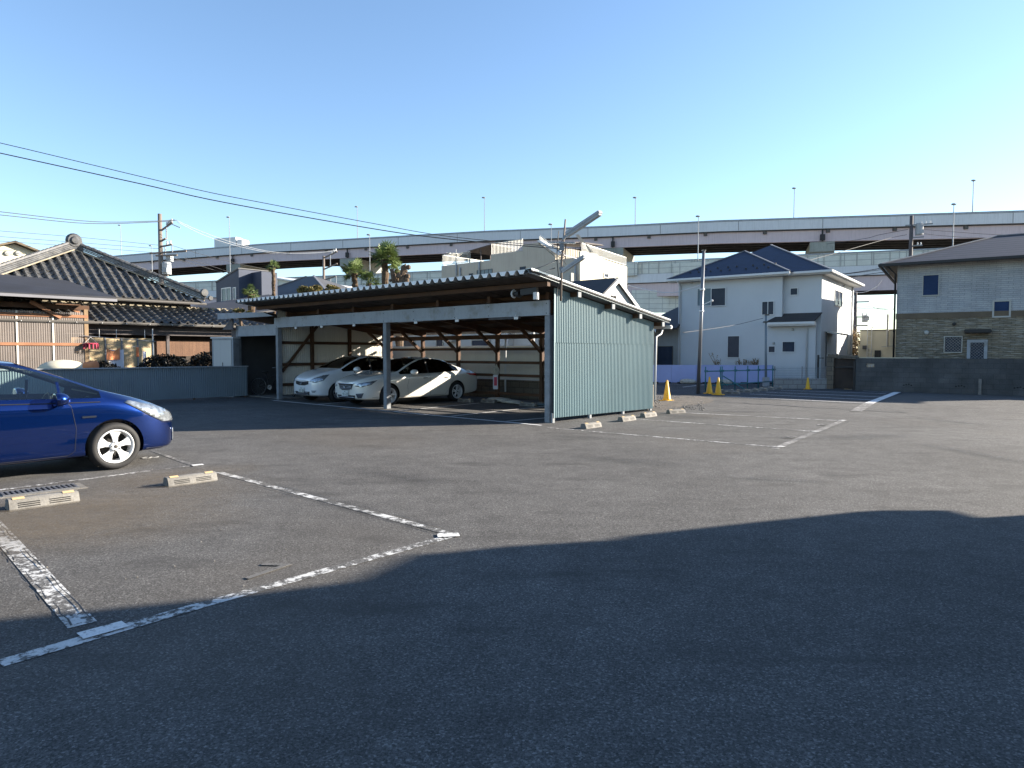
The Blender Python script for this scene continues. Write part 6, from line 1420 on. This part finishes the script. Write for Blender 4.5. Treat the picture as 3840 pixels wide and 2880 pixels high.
def wheel(root, x, y, side, R_, rr, spokes, width=.21, twin=False, rimm='rim', twist=0.0):
    o = MB(); s = side; yo = y
    prof = [(rr, .0), (rr+.01, -.012), (R_*.90, -.02), (R_*.975, .01), (R_, .045), (R_, width-.045), (R_*.97, width-.01), (rr, width)]
    mb = MB(); c = Vector((x, yo, R_)); n = 44; vs = []
    for r_, yy in prof:
        for k in range(n): a = 2*pi*k/n; vs.append((x+r_*cos(a), yo-s*yy, R_+r_*sin(a)))
    mb.add(vs, [(i*n+k, i*n+(k+1) % n, (i+1)*n+(k+1) % n, (i+1)*n+k) for i in range(len(prof)-1) for k in range(n)])
    e = mb.build('wheel', M['rubber'], root, smooth=True)
    rm = MB(); vs = []; prof = [(rr+.004, -.008), (rr-.004, -.014), (rr-.018, -.006), (rr-.03, .03), (rr-.035, width-.02)]
    for r_, yy in prof:
        for k in range(n): a = 2*pi*k/n; vs.append((x+r_*cos(a), yo-s*yy, R_+r_*sin(a)))
    rm.add(vs, [(i*n+k, i*n+(k+1) % n, (i+1)*n+(k+1) % n, (i+1)*n+k) for i in range(len(prof)-1) for k in range(n)])
    def P(r_, a, dy): return (x+r_*cos(a), yo-s*dy, R_+r_*sin(a))
    for q in range(spokes):
        a = 2*pi*q/spokes+pi/2+twist
        if twin:
            for dd in (-.17, .17):
                w0, w1 = .10, .062; rm.prism([P(.045, a+dd*1.2-.4, .012), P(.045, a+dd*1.2+.4, .012), P(rr-.02, a+dd+w1, .004), P(rr-.02, a+dd-w1, .004)], (0, -s*.02, 0))
        else:
            rm.prism([P(.05, a-.55, .012), P(.05, a+.55, .012), P(rr*.55, a+.30, .018), P(rr-.015, a+.36, .004), P(rr-.015, a-.36, .004), P(rr*.55, a-.30, .018)], (0, -s*.025, 0))
    rm.lathe([(0, -.02), (.062, -.02), (.07, .03), (0, .03)], (0, 0, 0), 16, 'y')
    for i in range(len(rm.v)-64, len(rm.v)): v = rm.v[i]; rm.v[i] = Vector((v.x+x, yo+s*(-v.y-.012), v.z+R_))
    rm.build('rim', M[rimm], e, smooth=False, bevel=.003)
    hb = MB()
    for q in range(5): a = 2*pi*q/5+pi/2+.3; hb.sphere(P(.052, a, -.012), .010, 6)
    hb.sphere(P(0, 0, -.01), .026, 10, (1, .4, 1)); hb.build('wheel_nuts', M['alu_dark'], e)
    dk = MB(); vs = []
    for r_, yy in ((rr-.03, .12), (.02, .12)):
        for k in range(n): a = 2*pi*k/n; vs.append((x+r_*cos(a), yo-s*yy, R_+r_*sin(a)))
    dk.add(vs, [(k, (k+1) % n, n+(k+1) % n, n+k) for k in range(n)]); dk.build('brake_disc', M['dark'], e)
    ar = MB(); 
    return e
def interior(root, L0, L1, halfw, zf, seats=True, mt='seat', wheel_side=-1):
    mb = MB(); mb.box(L0, L1, -halfw, halfw, .20, .26); mb.box(L0-.02, L0+.30, -halfw+.04, halfw-.04, .55, zf); mb.build('cabin_floor', M['dark'], root)
    for x in (-2.15, -2.95):
        for y in (-.36, .36):
            s_ = MB(); s_.box(x, x+.5, y-.24, y+.24, .32, .52); s_.prism([(x, y-.23, .5), (x+.14, y-.23, .5), (x-.10, y-.2, 1.12), (x-.2, y-.2, 1.12)], (0, .44, 0)); q = s_.build('seat', M[mt], root, bevel=.03)
            h = MB(); h.box(x-.26, x-.15, y-.13, y+.13, 1.14, 1.32); h.build('headrest', M[mt], q, bevel=.03)
    mb = MB(); n = 20; mb.tube([(-1.62+.05*sin(2*pi*k/n), wheel_side*.36+.18*cos(2*pi*k/n), .88+.18*sin(2*pi*k/n)) for k in range(n+1)], .014, 6); mb.build('steering_wheel', M['black'], root)
def mirror(root, x, y, z, side, m_):
    mb = MB(); mb.sphere((x, y+side*.14, z), .115, 14, (1.25, 1.15, .80)); 
    for i in range(len(mb.v)):
        if mb.v[i].x < x-.035: mb.v[i].x = x-.035
    o = mb.build('wing_mirror', M[m_], root, smooth=True); m2 = MB(); m2.bar((x+.03, y-.02*side, z-.10), (x, y+side*.10, z-.05), .06, .04); m2.box(x+.055, x+.068, y+side*.05, y+side*.2, z-.035, z-.015); m2.build('mirror_base', M['black'], o)
def plate(root, x, z, txt, w_=.33, h=.165, small=None, tilt=0):
    mb = MB(); mb.box(x, x+.012, -w_/2, w_/2, z-h/2, z+h/2); o = mb.build('licence_plate', M['plate'], root, bevel=.004)
    Mt = Matrix.Translation((x+.014, .018, z-.025)) @ Matrix(((0, 0, 1, 0), (1, 0, 0, 0), (0, 1, 0, 0), (0, 0, 0, 1)))
    text_obj(txt, .115, .001, 'plate_number', M['plate_green'], o, Mt)
    text_obj(small or '300', .042, .001, 'plate_number', M['plate_green'], o, Matrix.Translation((x+.014, .0, z+.055)) @ Matrix(((0, 0, 1, 0), (1, 0, 0, 0), (0, 1, 0, 0), (0, 0, 0, 1))))
def badge(root, x, z, r=.045):
    mb = MB(); n = 20; mb.tube([(x, r*cos(2*pi*k/n), z+r*.9*sin(2*pi*k/n)) for k in range(n+1)], .006, 5); mb.box(x-.004, x+.008, -r*1.25, r*1.25, z-.010, z+.010); mb.build('badge', M['chrome'], root)
MIR = lambda pl: [(-s, z) for s, z in pl][::-1]
# ---------------- blue hatchback
BC = thing('blue_hatchback', 'shiny dark blue hatchback parked at the left edge, nose to the right', 'car', (-5.46, 10.57, 0), atan2(.751, .66))
st = [ # x, w, zb, zsh, wb, zbelt, wr, zr, zc
 (0, .40, .30, .50, .36, .56, .30, .575, .60), (-.06, .60, .22, .58, .55, .65, .48, .67, .70), (-.20, .75, .185, .655, .69, .735, .58, .76, .785), (-.48, .845, .18, .735, .78, .835, .655, .875, .90), (-.80, .868, .18, .79, .80, .905, .70, .955, .985),
 (-1.08, .87, .18, .83, .81, .945, .735, 1.015, 1.055), (-1.50, .872, .18, .85, .795, .955, .68, 1.20, 1.27), (-1.98, .872, .18, .86, .785, .965, .625, 1.365, 1.44), (-2.36, .872, .18, .87, .78, .975, .60, 1.42, 1.49), (-2.46, .872, .18, .87, .78, .978, .598, 1.422, 1.492), (-3.15, .872, .18, .89, .775, .99, .585, 1.38, 1.46), (-3.28, .872, .18, .89, .775, .995, .58, 1.36, 1.445), (-3.75, .868, .18, .90, .75, 1.01, .55, 1.22, 1.31), (-4.15, .84, .22, .90, .72, 1.02, .54, 1.09, 1.15), (-4.36, .79, .28, .88, .69, .98, .56, 1.02, 1.06), (-4.46, .70, .34, .80, .62, .88, .54, .92, .95)]
st = [(x, w_, zb, zsh+.03, wb, zbl+.045, wr, zr_+.06*min(1, max(.5, -x)), zc+.06*min(1, max(.5, -x))) for (x, w_, zb, zsh, wb, zbl, wr, zr_, zc) in st]
mats = [M['paint_blue'], M['glass_clear'], M['glass_clear'], M['glass_clear'], M['black']]
gl = {'ws': (5, 7, 8, 10, 1), 's1': (5, 8, 6, 7, 2), 's2': (9, 10, 6, 7, 2), 's3': (11, 12, 6, 7, 2), 'rw': (11, 14, 8, 10, 3), 'bp': (8, 9, 6, 7, 4), 'cp': (10, 11, 6, 7, 4)}
bm, bvh, nm_ = build_shell(st, mats, gl, 'body', BC, [(-.93, .325, .372), (-3.63, .325, .372)], .37, .87)
split_parts(bm, nm_, BC, [([0, 4], 'body', [M['paint_blue'], M['black']]), ([1], 'windscreen', M['glass_clear']), ([2], 'side_window', M['glass_clear']), ([3], 'rear_window', M['glass_clear'])], None)
for sgn in (1, -1):
    pl = [(.18, .70), (.10, .60), (.32, .58), (.60, .66), (.86, .80), (1.02, .885), (.90, .875), (.5, .79)]
    pl = [(-.48+.0, .735)]
hl = [(-.04, .60), (-.28, .612), (-.45, .70), (-.80, .915), (-.74, .935), (-.36, .835), (-.10, .735), (-.04, .68)]   # (x,z) in side view
def sidepatch(bvh, side, pl, name, m_, root, **k): # pl in (x,z)
    return patch(bvh, 90*side, [(-x if side > 0 else x, z) for x, z in pl], name, m_, root, **k)
for sd_ in (1, -1):
    sidepatch(bvh, sd_, hl, 'headlight', M['lens'], BC, off=.007)
    sidepatch(bvh, sd_, [(-.05, .30), (-.085, .30), (-.10, .50), (-.06, .48)], 'fog_lamp', M['lens'], BC, off=.01)
    sidepatch(bvh, sd_, [(-1.12, .952), (-1.55, .965), (-1.55, 1.17), (-1.50, 1.145)], 'quarter_trim', M['black'], BC, off=-.004) if False else None
    seam(bvh, [[(-1.45, .90), (-1.40, .6), (-1.42, .30), (-1.5, .25), (-2.36, .24)], [(-2.42, .95), (-2.42, .3)], [(-1.45, .9), (-1.50, .95)], [(-.30, .60), (-.02, .575)], [(-.62, .25), (-.15, .24)]], 'panel_gap', M['black'], BC, sd_)
    seam(bvh, [[(-1.10, .935), (-1.7, .945), (-2.36, .962), (-3.2, .98)]], 'belt_trim', M['black'], BC, sd_, r=.009)
    seam(bvh, [[(-1.55, .955), (-1.56, 1.215)]], 'pillar_trim', M['paint_blue'], BC, sd_, r=.018)
    mirror(BC, -1.62, .80*sd_, 1.0, sd_, 'paint_blue')
    mb = MB(); mb.box(-1.33, -1.16, sd_*.868, sd_*.882, .735, .760); o = mb.build('side_badge', M['chrome'], BC, bevel=.004)
    wheel(BC, -.93, sd_*.865, sd_, .322, .228, 5, twist=0); wheel(BC, -3.63, sd_*.865, sd_, .322, .228, 5)
patch(bvh, 0, [(-.33, .36), (.33, .36), (.40, .25), (-.40, .25)], 'lower_grille', M['black'], BC, off=.006); patch(bvh, 0, [(-.3, .60), (.3, .60), (.26, .56), (-.26, .56)], 'upper_grille', M['black'], BC, off=.006)
plate(BC, .01, .44, '70-51')
interior(BC, -3.6, -1.35, .74, .93); mb = MB(); mb.bar((-1.02, -.5, 1.03), (-1.12, .25, 1.075), .02, .02); mb.build('wiper', M['black'], BC)
bm.free()
# ---------------- white sedan
SC = thing('white_sedan', 'pearl white sedan parked nose out in the carport beside the middle post', 'car', (-4.95, 20.28, 0), atan2(-.751, -.66))
st = [(0, .42, .32, .56, .38, .66, .33, .69, .71), (-.06, .66, .22, .62, .60, .72, .50, .75, .765), (-.22, .81, .19, .68, .74, .77, .62, .81, .825), (-.50, .885, .18, .74, .80, .84, .68, .88, .90), (-.95, .905, .18, .79, .83, .90, .72, .945, .965),
 (-1.38, .91, .18, .84, .84, .945, .76, 1.0, 1.03), (-1.85, .912, .18, .86, .82, .955, .69, 1.23, 1.29), (-2.25, .912, .18, .87, .81, .96, .64, 1.365, 1.43), (-2.52, .912, .18, .875, .80, .965, .62, 1.41, 1.475), (-2.60, .912, .18, .875, .80, .966, .62, 1.412, 1.478), (-3.15, .912, .18, .885, .80, .98, .61, 1.385, 1.46), (-3.45, .91, .18, .89, .79, .99, .62, 1.31, 1.40), (-3.90, .905, .18, .90, .80, 1.005, .66, 1.13, 1.20), (-4.22, .89, .2, .90, .79, 1.01, .70, 1.045, 1.075), (-4.62, .86, .24, .89, .76, .985, .66, 1.01, 1.03), (-4.80, .80, .28, .85, .70, .94, .62, .965, .985), (-4.86, .68, .34, .76, .60, .84, .54, .87, .89)]
mats = [M['paint_pearl'], M['glass_dark'], M['glass_dark'], M['glass_dark'], M['black']]
gl = {'ws': (5, 7, 8, 10, 1), 's1': (5, 8, 6, 7, 2), 's2': (9, 12, 6, 7, 2), 'rw': (11, 13, 8, 10, 3), 'bp': (8, 9, 6, 7, 4)}
bm, bvh, nm_ = build_shell(st, mats, gl, 'body', SC, [(-.95, .325, .375), (-3.73, .325, .375)], .37, .91)
split_parts(bm, nm_, SC, [([0, 4], 'body', [M['paint_pearl'], M['black']]), ([1], 'windscreen', M['glass_dark']), ([2], 'side_window', M['glass_dark']), ([3], 'rear_window', M['glass_dark'])], None)
for sd_ in (1, -1):
    patch(bvh, 35*sd_, [(x_*sd_, z) for x_, z in ((.36, .62), (.58, .59), (.86, .66), (1.0, .79), (.80, .75), (.5, .70))], 'headlight', M['lens'], SC, off=.006)
    patch(bvh, 15*sd_, [(x_*sd_, z) for x_, z in ((.46, .40), (.72, .42), (.66, .28), (.53, .27))], 'fog_lamp', M['lens_dark'], SC, off=.006)
    patch(bvh, 165*sd_ if sd_ > 0 else -165, [(-x_*sd_, z) for x_, z in ((.45, .84), (.70, .78), (.98, .86), (1.02, .92), (.7, .93), (.5, .92))][::1], 'tail_light', M['red_lens'], SC, off=.006, cx=-4.86)
    seam(bvh, [[(-1.72, .92), (-1.62, .6), (-1.66, .32), (-1.8, .26), (-2.56, .26)], [(-2.56, .96), (-2.56, .26), (-3.2, .26), (-3.35, .42), (-3.55, .75), (-3.6, .96)], [(-.35, .28), (-.62, .30)]], 'panel_gap', M['black'], SC, sd_)
    seam(bvh, [[(-1.40, .948), (-2.2, .953), (-3.0, .968), (-3.75, 1.0)]], 'belt_trim', M['chrome'], SC, sd_, r=.008)
    for x in (-2.42, -3.35): mb = MB(); mb.bar((x, sd_*.925, .82), (x+.18, sd_*.925, .815), .025, .025); mb.build('door_handle', M['chrome'], SC, bevel=.005)
    mirror(SC, -1.85, .83*sd_, 1.0, sd_, 'paint_pearl'); wheel(SC, -.95, sd_*.905, sd_, .325, .225, 5, twin=True); wheel(SC, -3.73, sd_*.905, sd_, .325, .225, 5, twin=True)
patch(bvh, 0, [(-.36, .685), (.36, .685), (.30, .55), (.18, .49), (-.18, .49), (-.30, .55)], 'grille', M['black'], SC, off=.006)
for z in (.53, .575, .62): patch(bvh, 0, [(-.30, z), (.30, z), (.30, z-.010), (-.30, z-.010)], 'grille_bar', M['chrome'], SC, off=.013)
patch(bvh, 0, [(-.42, .70), (.42, .70), (.39, .675), (-.39, .675)], 'grille_trim', M['chrome'], SC, off=.013)
patch(bvh, 0, [(-.44, .35), (.44, .35), (.38, .235), (-.38, .235)], 'lower_grille', M['black'], SC, off=.006); patch(bvh, 0, [(-.40, .30), (.40, .30), (.40, .288), (-.40, .288)], 'grille_bar', M['chrome'], SC, off=.012)
badge(SC, .03, .61); plate(SC, .02, .40, '41-22'); interior(SC, -3.9, -1.75, .78, .95, mt='dark'); bm.free()
# ---------------- white hatchback
HC_ = thing('white_hatchback', 'small white hatchback at the left end of the carport', 'car', (-6.78, 22.0, 0), atan2(-.751, -.66))
st = [(0, .40, .32, .55, .36, .66, .30, .70, .72), (-.06, .62, .22, .62, .56, .74, .46, .78, .80), (-.20, .76, .19, .69, .69, .82, .56, .86, .88), (-.45, .83, .18, .76, .76, .90, .63, .95, .97), (-.80, .845, .18, .82, .78, .965, .68, 1.02, 1.05),
 (-1.02, .847, .18, .85, .785, .99, .71, 1.06, 1.10), (-1.45, .847, .18, .87, .77, 1.0, .65, 1.28, 1.34), (-1.85, .847, .18, .88, .76, 1.01, .60, 1.41, 1.47), (-2.15, .847, .18, .885, .755, 1.015, .59, 1.45, 1.52), (-2.23, .847, .18, .885, .755, 1.016, .59, 1.452, 1.522), (-2.85, .847, .18, .90, .75, 1.03, .58, 1.42, 1.505), (-2.95, .847, .18, .90, .75, 1.035, .58, 1.41, 1.50), (-3.45, .845, .18, .91, .74, 1.06, .56, 1.34, 1.43), (-3.80, .83, .22, .92, .72, 1.08, .56, 1.22, 1.30), (-4.02, .78, .28, .90, .69, 1.02, .56, 1.06, 1.10), (-4.10, .68, .34, .82, .60, .92, .50, .95, .97)]
mats = [M['paint_white'], M['glass_dark'], M['glass_dark'], M['glass_dark'], M['black']]
gl = {'ws': (5, 7, 8, 10, 1), 's1': (5, 8, 6, 7, 2), 's2': (9, 10, 6, 7, 2), 's3': (11, 12, 6, 7, 2), 'rw': (12, 14, 8, 10, 3), 'bp': (8, 9, 6, 7, 4), 'cp': (10, 11, 6, 7, 4)}
bm, bvh, nm_ = build_shell(st, mats, gl, 'body', HC_, [(-.80, .305, .35), (-3.40, .305, .35)], .35, .85)
split_parts(bm, nm_, HC_, [([0, 4], 'body', [M['paint_white'], M['black']]), ([1], 'windscreen', M['glass_dark']), ([2], 'side_window', M['glass_dark']), ([3], 'rear_window', M['glass_dark'])], None)
for sd_ in (1, -1):
    patch(bvh, 38*sd_, [(x_*sd_, z) for x_, z in ((.32, .69), (.55, .64), (.80, .72), (.93, .90), (.78, .88), (.5, .79))], 'headlight', M['lens'], HC_, off=.006)
    patch(bvh, 20*sd_, [(x_*sd_, z) for x_, z in ((.46, .40), (.66, .40), (.60, .33), (.50, .33))], 'fog_lamp', M['fascia'], HC_, off=.004)
    seam(bvh, [[(-1.42, .95), (-1.34, .6), (-1.38, .3), (-2.18, .26)], [(-2.19, 1.0), (-2.19, .26)]], 'panel_gap', M['black'], HC_, sd_)
    mirror(HC_, -1.5, .78*sd_, 1.05, sd_, 'paint_white'); wheel(HC_, -.80, sd_*.842, sd_, .300, .19, 6, rimm='galv'); wheel(HC_, -3.40, sd_*.842, sd_, .300, .19, 6, rimm='galv')
patch(bvh, 0, [(-.36, .70), (-.1, .675), (.1, .675), (.36, .70), (.36, .60), (.16, .555), (-.16, .555), (-.36, .60)], 'grille', M['black'], HC_, off=.006)
patch(bvh, 0, [(-.42, .36), (.42, .36), (.36, .25), (-.36, .25)], 'lower_grille', M['black'], HC_, off=.006)
for z in (.335, .285): patch(bvh, 0, [(-.34, z), (.34, z), (.34, z-.008), (-.34, z-.008)], 'grille_bar', M['chrome'], HC_, off=.012)
badge(HC_, .03, .63); plate(HC_, .02, .41, '52-28'); interior(HC_, -3.2, -1.35, .70, 1.0, mt='dark'); bm.free()
